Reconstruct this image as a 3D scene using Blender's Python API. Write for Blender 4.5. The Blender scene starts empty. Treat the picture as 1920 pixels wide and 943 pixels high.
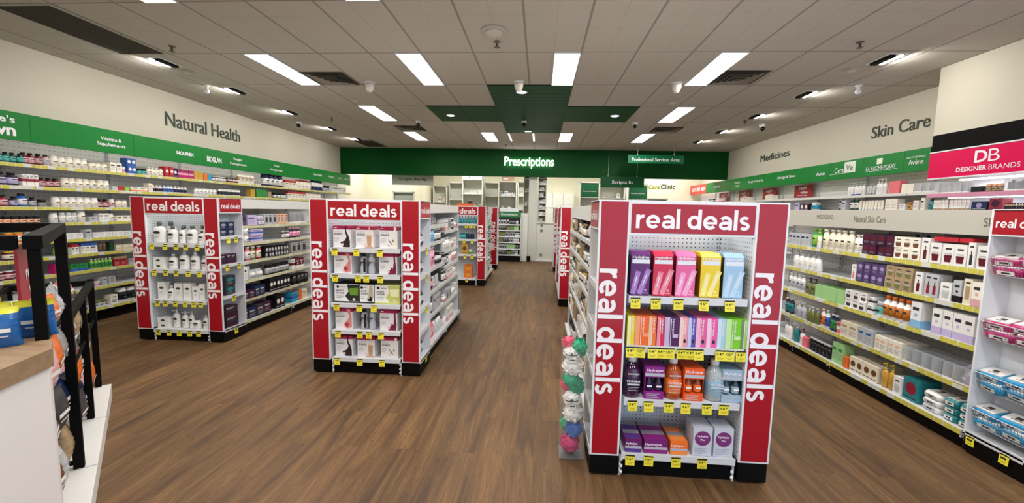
import bpy, math, random
from mathutils import Matrix, Vector
PI = math.pi
S = bpy.context.scene
COL = S.collection
rnd = random.Random(7)

# ------------------------------------------------------------------ camera
def setup_camera():
    yaw, pitch, roll = .0637, -.0980, .0205
    c, s = math.cos(yaw), math.sin(yaw); cp, sp = math.cos(pitch), math.sin(pitch); cr, sr = math.cos(roll), math.sin(roll)
    f = Vector((-s*cp, c*cp, sp)); r = Vector((c, s, 0)); u = r.cross(f)
    r2 = cr*r+sr*u; u2 = -sr*r+cr*u
    cd = bpy.data.cameras.new('camera'); cam = bpy.data.objects.new('camera', cd); COL.objects.link(cam)
    m = Matrix((r2, u2, -f)).transposed().to_4x4(); m.translation = (0, 0, 1.5)
    cam.matrix_world = m
    cd.sensor_width = 36; cd.lens = 785.5/1920*36; cd.clip_start = .02
    S.camera = cam
setup_camera()

# ------------------------------------------------------------------ light and exposure
S.view_settings.view_transform = 'Standard'; S.view_settings.look = 'None'
S.view_settings.exposure = -.50; S.view_settings.gamma = 1; S.view_settings.use_curve_mapping = False
TROFFER_W, WASH_W, BACK_W = 44, 9, 72      # lamp powers
W = bpy.data.worlds.new('mall_daylight'); S.world = W; W.use_nodes = True
W.node_tree.nodes['Background'].inputs[0].default_value = (.64, .78, 1, 1)
W.node_tree.nodes['Background'].inputs[1].default_value = 2.8
S.cycles.use_denoising = True
S.cycles.max_bounces = 7; S.cycles.diffuse_bounces = 4; S.cycles.glossy_bounces = 3; S.cycles.transparent_max_bounces = 12
S.cycles.sample_clamp_indirect = 6

CZ = 3.2485              # ceiling height
XL, XR = -5.93, 5.22     # side walls
GX, GY = -.788, 4.845    # ceiling grid origin (0.3 m columns, 1.2 m rows)

# ------------------------------------------------------------------ materials
def lin(h):
    if not isinstance(h, str): return tuple(h)
    h = h.lstrip('#'); o = []
    for i in (0, 2, 4):
        v = int(h[i:i+2], 16)/255
        o.append(v/12.92 if v <= .04045 else ((v+.055)/1.055)**2.4)
    return tuple(o)
CN = dict(white='e9e6e2', cream='e6dcc4', ivory='efe8d8', grey='9c9a98', silver='b9bcc0', charcoal='3c3c40', black='17171a',
  navy='1d2a50', blue='2a5cab', sky='86b8dc', teal='1d7c82', cyan='2a9cc0', turquoise='58b6ae', green='2c8a45', lime='8cc43e', mint='9ccb88', olive='6f7440', darkgreen='17402c',
  yellow='e8c92e', gold='c79a3a', amber='b56a1c', orange='e2702a', peach='eeb595', red='b8202e', crimson='8c1630', coral='e4707a', pink='e79ab8', rose='d9a7ac',
  magenta='b01a66', plum='411a36', purple='4d3a68', lilac='9c8eb6', lavender='c3b6dc', brown='6a3f28', tan='a89070', beige='d8c8ac', maroon='5e1624', clear='c9cdce', ink='33333a')
SAY = dict(darkgreen='dark green', sky='sky blue', ink='dark')
MC = {}
def mat(c, rough=.5, metal=0, emit=0, alpha=1, coat=0, trans=0, spec=.5):
    if c in ('black', 'ink', 'charcoal', 'navy', 'plum', 'maroon') and spec == .5: spec = .25
    key = (c, rough, metal, emit, alpha, coat, trans, spec)
    if key in MC: return MC[key]
    m = bpy.data.materials.new('paint_%s' % c if isinstance(c, str) else 'paint'); m.use_nodes = True
    nt = m.node_tree; b = nt.nodes['Principled BSDF']
    col = lin(CN.get(c, c)) + (1,)
    b.inputs['Base Color'].default_value = col
    b.inputs['Metallic'].default_value = metal
    b.inputs['Specular IOR Level'].default_value = spec
    if emit:
        b.inputs['Emission Color'].default_value = col; b.inputs['Emission Strength'].default_value = emit
    if alpha < 1: b.inputs['Alpha'].default_value = alpha
    if coat: b.inputs['Coat Weight'].default_value = coat; b.inputs['Coat Roughness'].default_value = .12
    if trans: b.inputs['Transmission Weight'].default_value = trans
    n = nt.nodes.new('ShaderNodeTexNoise'); n.inputs['Scale'].default_value = 35
    tc = nt.nodes.new('ShaderNodeTexCoord'); nt.links.new(tc.outputs['Object'], n.inputs['Vector'])
    r = nt.nodes.new('ShaderNodeMapRange'); v_ = .008 if coat else .05; r.inputs['To Min'].default_value = max(.02, rough-v_); r.inputs['To Max'].default_value = min(1, rough+v_)
    nt.links.new(n.outputs['Fac'], r.inputs['Value']); nt.links.new(r.outputs['Result'], b.inputs['Roughness'])
    MC[key] = m
    return m
def nodes(name):
    m = bpy.data.materials.new(name); m.use_nodes = True
    nt = m.node_tree; return m, nt, nt.nodes['Principled BSDF']
def N(nt, t, **k):
    n = nt.nodes.new(t)
    for a, v in k.items(): setattr(n, a, v)
    return n
def mth(nt, op, a, b=None):
    n = nt.nodes.new('ShaderNodeMath'); n.operation = op
    for i, v in enumerate((a, b)):
        if v is None: continue
        if isinstance(v, (int, float)): n.inputs[i].default_value = v
        else: nt.links.new(v, n.inputs[i])
    return n.outputs[0]
def mixc(nt, fac, a, b):
    n = nt.nodes.new('ShaderNodeMix'); n.data_type = 'RGBA'
    for i, v in ((0, fac), (6, a), (7, b)):
        if isinstance(v, (int, float)): n.inputs[i].default_value = v
        elif isinstance(v, tuple): n.inputs[i].default_value = v+(1,) if len(v) == 3 else v
        else: nt.links.new(v, n.inputs[i])
    return n.outputs[2]

def floor_mat():
    m, nt, b = nodes('vinyl_planks'); L = nt.links.new
    tc = N(nt, 'ShaderNodeTexCoord'); mp = N(nt, 'ShaderNodeMapping'); mp.inputs['Rotation'].default_value = (0, 0, PI/2)
    L(tc.outputs['Object'], mp.inputs['Vector'])
    br = N(nt, 'ShaderNodeTexBrick', offset=.37, offset_frequency=2, squash=1)
    for k, v in dict(Scale=1.0).items(): br.inputs[k].default_value = v
    br.inputs['Color1'].default_value = (0, 0, 0, 1); br.inputs['Color2'].default_value = (1, 1, 1, 1); br.inputs['Mortar'].default_value = (.5, .5, .5, 1)
    br.inputs['Mortar Size'].default_value = .0012; br.inputs['Mortar Smooth'].default_value = .1
    br.inputs['Brick Width'].default_value = 1.22; br.inputs['Row Height'].default_value = .18
    L(mp.outputs['Vector'], br.inputs['Vector'])
    st = N(nt, 'ShaderNodeMapping'); st.inputs['Scale'].default_value = (9, .75, 1); L(tc.outputs['Object'], st.inputs['Vector'])
    sh = N(nt, 'ShaderNodeVectorMath', operation='ADD'); L(st.outputs['Vector'], sh.inputs[0])
    cb = N(nt, 'ShaderNodeVectorMath', operation='SCALE'); cb.inputs['Scale'].default_value = 37; L(br.outputs['Color'], cb.inputs[0]); L(cb.outputs[0], sh.inputs[1])
    n1 = N(nt, 'ShaderNodeTexNoise'); n1.inputs['Scale'].default_value = 1.3; n1.inputs['Detail'].default_value = 6; n1.inputs['Distortion'].default_value = 1.1; L(sh.outputs[0], n1.inputs['Vector'])
    st2 = N(nt, 'ShaderNodeMapping'); st2.inputs['Scale'].default_value = (55, 2.2, 1); L(tc.outputs['Object'], st2.inputs['Vector'])
    n2 = N(nt, 'ShaderNodeTexNoise'); n2.inputs['Scale'].default_value = 1.5; n2.inputs['Detail'].default_value = 4; L(st2.outputs['Vector'], n2.inputs['Vector'])
    cr = N(nt, 'ShaderNodeValToRGB'); e = cr.color_ramp.elements
    e[0].position = .32; e[0].color = lin('4e3725')+(1,); e[1].position = .68; e[1].color = lin('7c5c3a')+(1,)
    x = cr.color_ramp.elements.new(.46); x.color = lin('664a2d')+(1,)
    L(n1.outputs['Fac'], cr.inputs['Fac'])
    f2 = mth(nt, 'MULTIPLY', mth(nt, 'SUBTRACT', .62, n2.outputs['Fac']), 1.3)
    c0 = mixc(nt, f2, cr.outputs['Color'], lin('47351f'))
    ring = mth(nt, 'PINGPONG', mth(nt, 'MULTIPLY', n1.outputs['Fac'], 17), .5)
    rm = N(nt, 'ShaderNodeMapRange'); rm.interpolation_type = 'SMOOTHSTEP'; rm.inputs['From Min'].default_value = 0; rm.inputs['From Max'].default_value = .17; rm.inputs['To Min'].default_value = .62; rm.inputs['To Max'].default_value = 0; L(ring, rm.inputs['Value'])
    c1 = mixc(nt, mth(nt, 'MULTIPLY', rm.outputs['Result'], mth(nt, 'ADD', n2.outputs['Fac'], .15)), c0, lin('33241a'))
    tint = mixc(nt, br.outputs['Color'], (.90, .90, .90), (1.05, 1.04, 1.03))
    mu = N(nt, 'ShaderNodeMix', data_type='RGBA', blend_type='MULTIPLY'); mu.inputs[0].default_value = 1; L(c1, mu.inputs[6]); L(tint, mu.inputs[7])
    c3 = mixc(nt, mth(nt, 'MULTIPLY', br.outputs['Fac'], .45), mu.outputs[2], lin('4a3524'))
    L(c3, b.inputs['Base Color'])
    r = N(nt, 'ShaderNodeMapRange'); r.inputs['To Min'].default_value = .5; r.inputs['To Max'].default_value = .68; b.inputs['Specular IOR Level'].default_value = .35; L(n1.outputs['Fac'], r.inputs['Value']); L(r.outputs['Result'], b.inputs['Roughness'])
    bp = N(nt, 'ShaderNodeBump'); bp.inputs['Strength'].default_value = .12; bp.inputs['Distance'].default_value = .002
    L(mth(nt, 'SUBTRACT', n2.outputs['Fac'], br.outputs['Fac']), bp.inputs['Height']); L(bp.outputs['Normal'], b.inputs['Normal'])
    return m

def fractline(nt, co, period, off, w):
    """1 on lines of width w at off + k*period"""
    t = mth(nt, 'ADD', co, -off + w/2)
    t = mth(nt, 'PINGPONG', mth(nt, 'SUBTRACT', t, w/2), period/2)
    return mth(nt, 'LESS_THAN', t, w/2)
def ceiling_mat():
    m, nt, b = nodes('ceiling_tiles'); L = nt.links.new
    tc = N(nt, 'ShaderNodeTexCoord'); sp = N(nt, 'ShaderNodeSeparateXYZ'); L(tc.outputs['Object'], sp.inputs[0])
    X, Y = sp.outputs[0], sp.outputs[1]
    a = fractline(nt, X, .6, GX, .022); a2 = fractline(nt, X, .6, GX+.3, .006)
    c = fractline(nt, Y, 1.2, GY, .020); c2 = fractline(nt, Y, .3, GY, .005)
    n = N(nt, 'ShaderNodeTexNoise'); n.inputs['Scale'].default_value = 90; n.inputs['Detail'].default_value = 3; L(tc.outputs['Object'], n.inputs['Vector'])
    n3 = N(nt, 'ShaderNodeTexNoise'); n3.inputs['Scale'].default_value = 1.1; L(tc.outputs['Object'], n3.inputs['Vector'])
    base = mixc(nt, n.outputs['Fac'], lin('aea79c'), lin('c6bfb3'))
    base = mixc(nt, mth(nt, 'MULTIPLY', mth(nt, 'MAXIMUM', a2, c2), .24), base, lin('5d564c'))
    base = mixc(nt, mth(nt, 'MULTIPLY', mth(nt, 'MAXIMUM', a, c), .58), base, lin('5d564c'))
    L(base, b.inputs['Base Color']); b.inputs['Roughness'].default_value = .9
    bp = N(nt, 'ShaderNodeBump'); bp.inputs['Strength'].default_value = .25; bp.inputs['Distance'].default_value = .004; L(n.outputs['Fac'], bp.inputs['Height']); L(bp.outputs['Normal'], b.inputs['Normal'])
    return m
def wall_mat(name, c):
    m, nt, b = nodes(name); L = nt.links.new
    tc = N(nt, 'ShaderNodeTexCoord'); n = N(nt, 'ShaderNodeTexNoise'); n.inputs['Scale'].default_value = 120; L(tc.outputs['Object'], n.inputs['Vector'])
    n2 = N(nt, 'ShaderNodeTexNoise'); n2.inputs['Scale'].default_value = .8; L(tc.outputs['Object'], n2.inputs['Vector'])
    k = lin(c); L(mixc(nt, n2.outputs['Fac'], tuple(v*.96 for v in k), tuple(min(1, v*1.04) for v in k)), b.inputs['Base Color'])
    b.inputs['Roughness'].default_value = .75
    bp = N(nt, 'ShaderNodeBump'); bp.inputs['Strength'].default_value = .08; bp.inputs['Distance'].default_value = .002; L(n.outputs['Fac'], bp.inputs['Height']); L(bp.outputs['Normal'], b.inputs['Normal'])
    return m
def peg_mat(name, c, dx=.025, dz=.025, r=.0036, axis=0, hole='2b2d30', slot=False):
    """white perforated steel; holes are a pattern of the sheet. axis 0: sheet lies along local x, 1: along local y"""
    m, nt, b = nodes(name); L = nt.links.new
    tc = N(nt, 'ShaderNodeTexCoord'); sp = N(nt, 'ShaderNodeSeparateXYZ'); L(tc.outputs['Object'], sp.inputs[0])
    u = mth(nt, 'PINGPONG', sp.outputs[axis], dx/2); v = mth(nt, 'PINGPONG', sp.outputs[2], dz/2)
    if slot:
        h = mth(nt, 'MULTIPLY', mth(nt, 'LESS_THAN', u, dx*.3), mth(nt, 'LESS_THAN', v, r))
    else:
        d = mth(nt, 'SQRT', mth(nt, 'ADD', mth(nt, 'MULTIPLY', u, u), mth(nt, 'MULTIPLY', v, v)))
        h = mth(nt, 'LESS_THAN', d, r)
    L(mixc(nt, h, lin(c), lin(hole)), b.inputs['Base Color']); b.inputs['Roughness'].default_value = .45
    return m
def ticket_mat(yc='cdc450'):
    """shelf-edge ticket strip: white rail with yellow and pale price tickets"""
    m, nt, b = nodes('ticket_strip'); L = nt.links.new
    tc = N(nt, 'ShaderNodeTexCoord'); sp = N(nt, 'ShaderNodeSeparateXYZ'); L(tc.outputs['Object'], sp.inputs[0])
    mp = N(nt, 'ShaderNodeCombineXYZ'); L(mth(nt, 'FLOOR', mth(nt, 'MULTIPLY', sp.outputs[0], 15)), mp.inputs[0]); L(mth(nt, 'FLOOR', mth(nt, 'MULTIPLY', sp.outputs[2], 5)), mp.inputs[1])
    wn = N(nt, 'ShaderNodeTexWhiteNoise'); L(mp.outputs[0], wn.inputs['Vector'])
    gap = fractline(nt, sp.outputs[0], 1/15, 0, .006)
    yel = mth(nt, 'MULTIPLY', mth(nt, 'GREATER_THAN', wn.outputs['Value'], .22), mth(nt, 'SUBTRACT', 1, gap))
    n = N(nt, 'ShaderNodeTexNoise'); n.inputs['Scale'].default_value = 160; L(tc.outputs['Object'], n.inputs['Vector'])
    c = mixc(nt, yel, lin('d8d8cc'), lin(yc))
    c = mixc(nt, mth(nt, 'MULTIPLY', mth(nt, 'GREATER_THAN', n.outputs['Fac'], .62), .45), c, lin('6a6630'))
    L(c, b.inputs['Base Color']); b.inputs['Roughness'].default_value = .35
    return m
M_FLOOR, M_CEIL, M_WALL = floor_mat(), ceiling_mat(), wall_mat('cream_paint', 'cfc9b8')
M_BACKW = wall_mat('pale_cream_paint', 'e3dfc4')
M_PEG = peg_mat('pegboard', 'd6dade'); M_PEGY = peg_mat('pegboard_side', 'd2d6da', axis=1)
M_SLOT = peg_mat('slotted_back_panel', 'efede6', dx=.05, dz=.05, r=.004, hole='bfbdb4', slot=True)
M_TICK = ticket_mat(); M_TICKP = ticket_mat('cdcaa0'); M_TICKG = ticket_mat('c6c8c4')
M_WHITE = mat('e6e8ec', .35); M_STEEL = mat('d4d6da', .3); M_BLACK = mat('0a0a0b', .5, spec=.2); M_KICK = mat('050506', .5, spec=.15)
M_RED = mat('a5081e', .35, coat=.35, spec=.35); M_LET = mat('f3eef2', .4)
M_GREEN = mat('0c7a2e', .4, spec=.25); M_DKGREEN = mat('004a18', .5, spec=.15); M_LAMP = mat((1, .98, .95), .5, emit=6)

# ------------------------------------------------------------------ mesh builder
TXT = {}
def heavy_text(s):
    """heavy geometric lower-case letters drawn as thick strokes (x-height 1)"""
    arc = lambda cx, cy, rx, ry, a, c, n=16: [(cx+rx*math.cos(math.radians(a+(c-a)*i/n)), cy+ry*math.sin(math.radians(a+(c-a)*i/n))) for i in range(n+1)]
    G = {'r': (.60, [([(.13, 0), (.13, 1)], .26), ([(.13, .45)]+arc(.50, .50, .37, .375, 165, 78, 8), .25)]),
         'e': (1.0, [(arc(.5, .5, .375, .375, 8, 318, 30), .25), ([(.13, .475), (.98, .475)], .17)]),
         'a': (.92, [([(.79, 0), (.79, .62)], .25)]+[(arc(.45, .60, .335, .285, 148, 0, 14), .24), ([(.79, .50), (.42, .50)]+arc(.38, .31, .26, .195, 90, 270, 14)+[(.56, .13), (.79, .27)], .22)]),
         'l': (.26, [([(.13, 0), (.13, 1.44)], .26)]),
         'd': (.98, [(arc(.47, .5, .35, .378, 0, 360, 32), .25), ([(.85, 0), (.85, 1.44)], .26)]),
         's': (.74, [(arc(.37, .705, .235, .185, 32, 270, 16)[:-1]+arc(.37, .30, .25, .19, 80, -148, 16), .225)])}
    V, Fc, x, ly = [], [], 0, 0
    for ch in s:
        if ch == ' ': x += .42; continue
        w, ST = G[ch]
        for pts, t in ST:
            n = len(pts); b = len(V); ly += 1
            for i, p in enumerate(pts):
                a = pts[max(i-1, 0)]; c = pts[min(i+1, n-1)]
                if ch == 'd' and n > 30 and i in (0, n-1): a, c = pts[-2], pts[1]
                dx, dy = c[0]-a[0], c[1]-a[1]; q = math.hypot(dx, dy); nx, ny = -dy/q*t/2, dx/q*t/2
                dd = (ly % 3)*.0003+i*.00001; V += [(x+p[0]+nx, p[1]+ny, dd), (x+p[0]-nx, p[1]-ny, dd)]
            Fc += [(b+2*i, b+2*i+1, b+2*i+3, b+2*i+2) for i in range(n-1)]
        x += w+.11
    x0 = min(v[0] for v in V); x1 = max(v[0] for v in V); y0 = min(v[1] for v in V); y1 = max(v[1] for v in V)
    return [((a-x0)/(x1-x0), (c-y0)/(y1-y0), d) for a, c, d in V], Fc, []
def text_mesh(s, bold):
    k = (s, bold)
    if k not in TXT and s == 'real deals': TXT[k] = heavy_text(s)
    if k not in TXT:
        cu = bpy.data.curves.new('t', 'FONT'); cu.body = s; cu.size = 1; cu.offset = bold; cu.resolution_u = 3; cu.space_character = .93 if bold > .025 else 1
        ob = bpy.data.objects.new('t', cu); me = bpy.data.meshes.new_from_object(ob)
        vs = [(v.co.x, v.co.y) for v in me.vertices]; fs = [tuple(p.vertices) for p in me.polygons]
        es = {}
        for p in fs:
            for a, b in zip(p, p[1:]+p[:1]):
                e = (min(a, b), max(a, b)); es[e] = es.get(e, 0)+1
        x0 = min(v[0] for v in vs); x1 = max(v[0] for v in vs); y0 = min(v[1] for v in vs); y1 = max(v[1] for v in vs)
        TXT[k] = ([((x-x0)/(x1-x0), (y-y0)/(y1-y0)) for x, y in vs], fs, [e for e, n in es.items() if n == 1])
        bpy.data.objects.remove(ob); bpy.data.curves.remove(cu); bpy.data.meshes.remove(me)
    return TXT[k]
class MB:
    def __init__(s): s.v = []; s.f = []; s.m = []; s.sm = []; s.mats = []
    def mi(s, m):
        if isinstance(m, str): m = mat(m)
        if m not in s.mats: s.mats.append(m)
        return s.mats.index(m)
    def add(s, vs, fs, m, smooth=False):
        b = len(s.v); s.v += [tuple(v) for v in vs]; k = s.mi(m)
        for f in fs: s.f.append(tuple(i+b for i in f)); s.m.append(k); s.sm.append(smooth)
        return s
    def box(s, x0, y0, z0, x1, y1, z1, m, sk=(0, 0)):
        dx, dy = sk   # skew of the top, for slanted boxes
        vs = [(x0, y0, z0), (x1, y0, z0), (x1, y1, z0), (x0, y1, z0), (x0+dx, y0+dy, z1), (x1+dx, y0+dy, z1), (x1+dx, y1+dy, z1), (x0+dx, y1+dy, z1)]
        return s.add(vs, [(0, 3, 2, 1), (4, 5, 6, 7), (0, 1, 5, 4), (1, 2, 6, 5), (2, 3, 7, 6), (3, 0, 4, 7)], m)
    def prism(s, pts, z0, z1, m, smooth=False):
        n = len(pts)
        s.add([(x, y, z0) for x, y in pts]+[(x, y, z1) for x, y in pts], [(i, (i+1) % n, n+(i+1) % n, n+i) for i in range(n)], m, smooth)
        return s.add([(x, y, z0) for x, y in pts]+[(x, y, z1) for x, y in pts], [tuple(range(n-1, -1, -1)), tuple(range(n, 2*n))], m)
    def prismy(s, pts, y0, y1, m):   # outline in xz, thick along y
        n = len(pts)
        return s.add([(x, y0, z) for x, z in pts]+[(x, y1, z) for x, z in pts], [(i, n+i, n+(i+1) % n, (i+1) % n) for i in range(n)]+[tuple(range(n)), tuple(range(2*n-1, n-1, -1))], m)
    def fq(s, x0, z0, x1, z1, y, m): return s.add([(x0, y, z0), (x1, y, z0), (x1, y, z1), (x0, y, z1)], [(0, 1, 2, 3)], m)
    def fp(s, pts, y, m): return s.add([(x, y, z) for x, z in pts], [tuple(range(len(pts)))], m)
    def disc(s, x, z, r, y, m, n=20, rz=None): return s.fp([(x+r*math.cos(2*PI*i/n), z+(rz or r)*math.sin(2*PI*i/n)) for i in range(n)], y, m)
    def lathe(s, prof, m, n=14, cx=0, cy=0, ys=1, closed=True):
        """prof: [(r, z, mat?)]; the third entry, if given, is the material from this ring on"""
        vs = []; fs = []; cur = m
        for r, z, *_ in prof:
            vs += [(cx+r*math.cos(2*PI*i/n), cy+ys*r*math.sin(2*PI*i/n), z) for i in range(n)]
        b = len(s.v); s.v += vs
        for k in range(len(prof)-1):
            if len(prof[k]) > 2: cur = prof[k][2]
            mi = s.mi(cur)
            for i in range(n):
                s.f.append((b+k*n+i, b+k*n+(i+1) % n, b+(k+1)*n+(i+1) % n, b+(k+1)*n+i)); s.m.append(mi); s.sm.append(True)
        if closed:
            s.f.append(tuple(b+i for i in range(n-1, -1, -1))); s.m.append(s.mi(m)); s.sm.append(False)
            s.f.append(tuple(b+(len(prof)-1)*n+i for i in range(n))); s.m.append(s.mi(cur)); s.sm.append(False)
        return s
    def tube(s, path, r, m, n=8):
        rings = []
        for i, p in enumerate(path):
            p = Vector(p); a = Vector(path[max(i-1, 0)]); b = Vector(path[min(i+1, len(path)-1)]); t = (b-a).normalized()
            up = Vector((0, 0, 1)) if abs(t.z) < .9 else Vector((1, 0, 0)); u = t.cross(up).normalized(); w = t.cross(u)
            rings.append([tuple(p+u*r*math.cos(2*PI*k/n)+w*r*math.sin(2*PI*k/n)) for k in range(n)])
        b = []
        for q in rings: b += q
        fs = [(i*n+k, i*n+(k+1) % n, (i+1)*n+(k+1) % n, (i+1)*n+k) for i in range(len(rings)-1) for k in range(n)]
        fs += [tuple(range(n)), tuple(range(len(b)-1, len(b)-n-1, -1))]
        return s.add(b, fs, m, n > 4)
    def sphere(s, c, r, m, n=10, rr=None, jit=0, seed=0):
        rx, ry, rz = rr or (r, r, r); g = random.Random(seed); vs = []; k = n//2
        for j in range(k+1):
            t = PI*j/k
            for i in range(n):
                q = 1+(g.uniform(-jit, jit) if 0 < j < k else 0)
                vs.append((c[0]+rx*q*math.sin(t)*math.cos(2*PI*i/n), c[1]+ry*q*math.sin(t)*math.sin(2*PI*i/n), c[2]-rz*q*math.cos(t)))
        return s.add(vs, [(j*n+i, j*n+(i+1) % n, (j+1)*n+(i+1) % n, (j+1)*n+i) for j in range(k) for i in range(n)], m, jit == 0)
    def text(s, t, x0, z0, w, h, y, m, bold=.02, ex=0, rot=False):
        """lettering filling the box (x0,z0,w,h) in the front plane y; rot: reads downwards, tops to the right"""
        vs, fs, es = text_mesh(t, bold)
        if rot: P = [(x0+q[1]*w, y-(q[2] if len(q) > 2 else 0), z0+h-q[0]*h) for q in vs]
        else: P = [(x0+q[0]*w, y-(q[2] if len(q) > 2 else 0), z0+q[1]*h) for q in vs]
        s.add(P, fs, m)
        if ex:
            n = len(P); s.add(P+[(x, y+ex, z) for x, _, z in P], [(a, b, n+b, n+a) for a, b in es], m)
        return s
    def mesh(s, name):
        me = bpy.data.meshes.new(name); me.from_pydata(s.v, [], s.f)
        for m in s.mats: me.materials.append(m)
        me.polygons.foreach_set('material_index', s.m); me.polygons.foreach_set('use_smooth', s.sm); me.update()
        return me
    def build(s, name, parent=None, bevel=0):
        o = bpy.data.objects.new(name, s.mesh(name)); COL.objects.link(o)
        if parent: o.parent = parent
        if bevel:
            b = o.modifiers.new('edge', 'BEVEL'); b.width = bevel; b.segments = 2; b.limit_method = 'ANGLE'
        return o
USED = {}
def tag(o, label, cat, group=None, kind=None):
    if group is None:
        if label in USED:
            USED[label] += 1; print('DUPLABEL', label)
        USED[label] = USED.get(label, 0)+1
    o['label'] = label; o['category'] = cat
    if group: o['group'] = group
    if kind: o['kind'] = kind
    return o
def struct(mb, name):
    o = mb.build(name); o['kind'] = 'structure'; return o
def thing(name, loc, rot, label, cat, group=None):
    o = bpy.data.objects.new(name, None); COL.objects.link(o); o.location = loc; o.rotation_euler = (0, 0, rot); o.empty_display_size = .1
    return tag(o, label, cat, group)
class Frame:
    def __init__(s, loc, rot): s.loc = Vector(loc); s.rot = rot; s.M = Matrix.Translation(s.loc) @ Matrix.Rotation(rot, 4, 'Z')
    def at(s, x, y, z): return s.M @ Vector((x, y, z))

# ------------------------------------------------------------------ room
def room():
    b = MB(); b.add([(XL, -1, 0), (XR, -1, 0), (XR, 15.7, 0), (XL, 15.7, 0)], [(0, 1, 2, 3)], M_FLOOR); struct(b, 'floor')
    b = MB(); b.box(XL-.1, -1, CZ, XR+.1, 15.8, CZ+.1, M_CEIL); struct(b, 'ceiling')
    b = MB(); b.box(XL-.12, -1, 0, XL, 15.7, CZ, M_WALL); struct(b, 'wall_left')
    b = MB(); b.box(XR, -1, 0, XR+.12, 15.7, CZ, M_WALL); struct(b, 'wall_right')
    b = MB(); b.box(XL, 15.6, 0, XR, 15.72, CZ, M_BACKW); struct(b, 'wall_back')
    b = MB(); b.box(XL, -1.1, 0, .35, -1, CZ, M_WALL); b.box(.35, -1.1, 2.9, XR, -1, CZ, M_WALL); struct(b, 'wall_front_unseen')  # unseen; solid on the left so daylight reflects only in the nearest display
    b = MB(); b.box(XL, 14.1, 0, -5.0, 14.22, CZ, M_BACKW); b.box(-5.0, 14.1, 2.06, -4.27, 14.22, CZ, M_BACKW); b.box(-4.27, 14.1, 0, -3.95, 14.22, CZ, M_BACKW); b.box(-4.05, 14.22, 0, -3.95, 15.6, CZ, M_BACKW); struct(b, 'wall_back_left')
    b = MB(); b.box(2.75, 14.1, 0, 3.36, 14.22, CZ, M_BACKW); b.box(3.36, 14.1, 1.99, 4.16, 14.22, CZ, M_BACKW); b.box(4.16, 14.1, 0, XR, 14.22, CZ, M_BACKW); b.box(2.75, 14.22, 0, 2.85, 15.6, CZ, M_BACKW); struct(b, 'wall_back_right')
    g = mat('8f948c', .6); fr = mat('b4b5a8', .5)
    for n, x0, x1, z in ((1, -5.0, -4.27, 2.06), (2, 3.36, 4.16, 1.99)):
        b = MB(); b.box(x0, 14.15, 0, x1, 14.19, z-.03, g); o = struct(b, 'door_%d' % n)
        b = MB(); b.box(x0, 14.08, 0, x0+.035, 14.14, z, fr); b.box(x1-.035, 14.08, 0, x1, 14.14, z, fr); b.box(x0, 14.08, z-.035, x1, 14.14, z, fr); b.build('door_frame', o)
        b = MB(); b.tube([(x1-.1, 14.12, 1.0), (x1-.1, 14.09, 1.0), (x1-.22, 14.09, 1.0)], .009, M_STEEL); b.build('door_handle', o)
    # low joinery partition of the dispensary, seen at the end of the aisle
    b = MB(); b.box(-3.95, 12.5, 0, -1.25, 12.62, 1.2, mat('cfcdbf', .6)); b.box(-3.95, 12.42, 1.16, -1.25, 12.72, 1.2, mat('d8d6c8', .5)); struct(b, 'wall_counter_back')
    # green header across the dispensary
    b = MB(); b.box(XL, 12.25, 2.475, XR, 12.4, CZ, M_DKGREEN); struct(b, 'wall_header')
    # cosmetics bulkhead on the right
    b = MB(); b.box(4.62, -1, 2.475, XR, 5.38, CZ, M_WALL); struct(b, 'wall_bulkhead')
room()
b = MB()   # green cross of tiles in the ceiling
for x0, x1, k0, k1 in ((0, 4, 1, 4), (-4, 0, 2, 3), (4, 8, 2, 3)):
    X0, X1, Y0, Y1 = GX+.3*x0, GX+.3*x1, GY+1.2*k0, GY+1.2*k1
    b.box(X0, Y0, CZ-.006, X1, Y1, CZ+.001, M_BLACK)
    nx = int(round((x1-x0)/2)); sp_ = .2 if x0 == 0 else 1.2; ny = int(round((Y1-Y0)/sp_))
    for i in range(nx):
        for j in range(ny):
            b.box(X0+.6*i+.004, Y0+sp_*j+.005, CZ-.012, X0+.6*i+.596, Y0+sp_*j+sp_-.005, CZ-.005, mat('00431a', .5, spec=.12))
tag(b.build('ceiling_cross'), 'green cross of glossy tiles set into the ceiling grid', 'ceiling cross')

# ------------------------------------------------------------------ ceiling fittings
def area(name, loc, sx, sy, w, rot=(0, 0, 0), col=(1, .97, .92), parent=None):
    l = bpy.data.lights.new(name, 'AREA'); l.shape = 'RECTANGLE'; l.size = sx; l.size_y = sy; l.energy = w; l.color = col
    o = bpy.data.objects.new(name, l); COL.objects.link(o); o.location = loc; o.rotation_euler = rot
    if parent: o.parent = parent
    return o
def troffer(i, k, label, w=TROFFER_W):
    x, y = GX+.3*i+.15, GY+1.2*k+.6
    t = thing('ceiling_light', (x, y, CZ), 0, label, 'ceiling light')
    f = MB()
    for a, c, d, e in ((-.15, -.6, -.138, .6), (.138, -.6, .15, .6), (-.138, -.6, .138, -.588), (-.138, .588, .138, .6)): f.box(a, c, -.012, d, e, 0, M_WHITE)
    f.build('frame', t)
    d = MB(); d.box(-.137, -.587, -.010, .137, .587, -.004, M_LAMP); d.build('diffuser', t)
    area('lamp_glow', (0, 0, -.016), .26, 1.16, w, parent=t)
rowname = {-2: 'first', 0: 'second', 2: 'third', 4: 'last', -4: 'entrance'}
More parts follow.
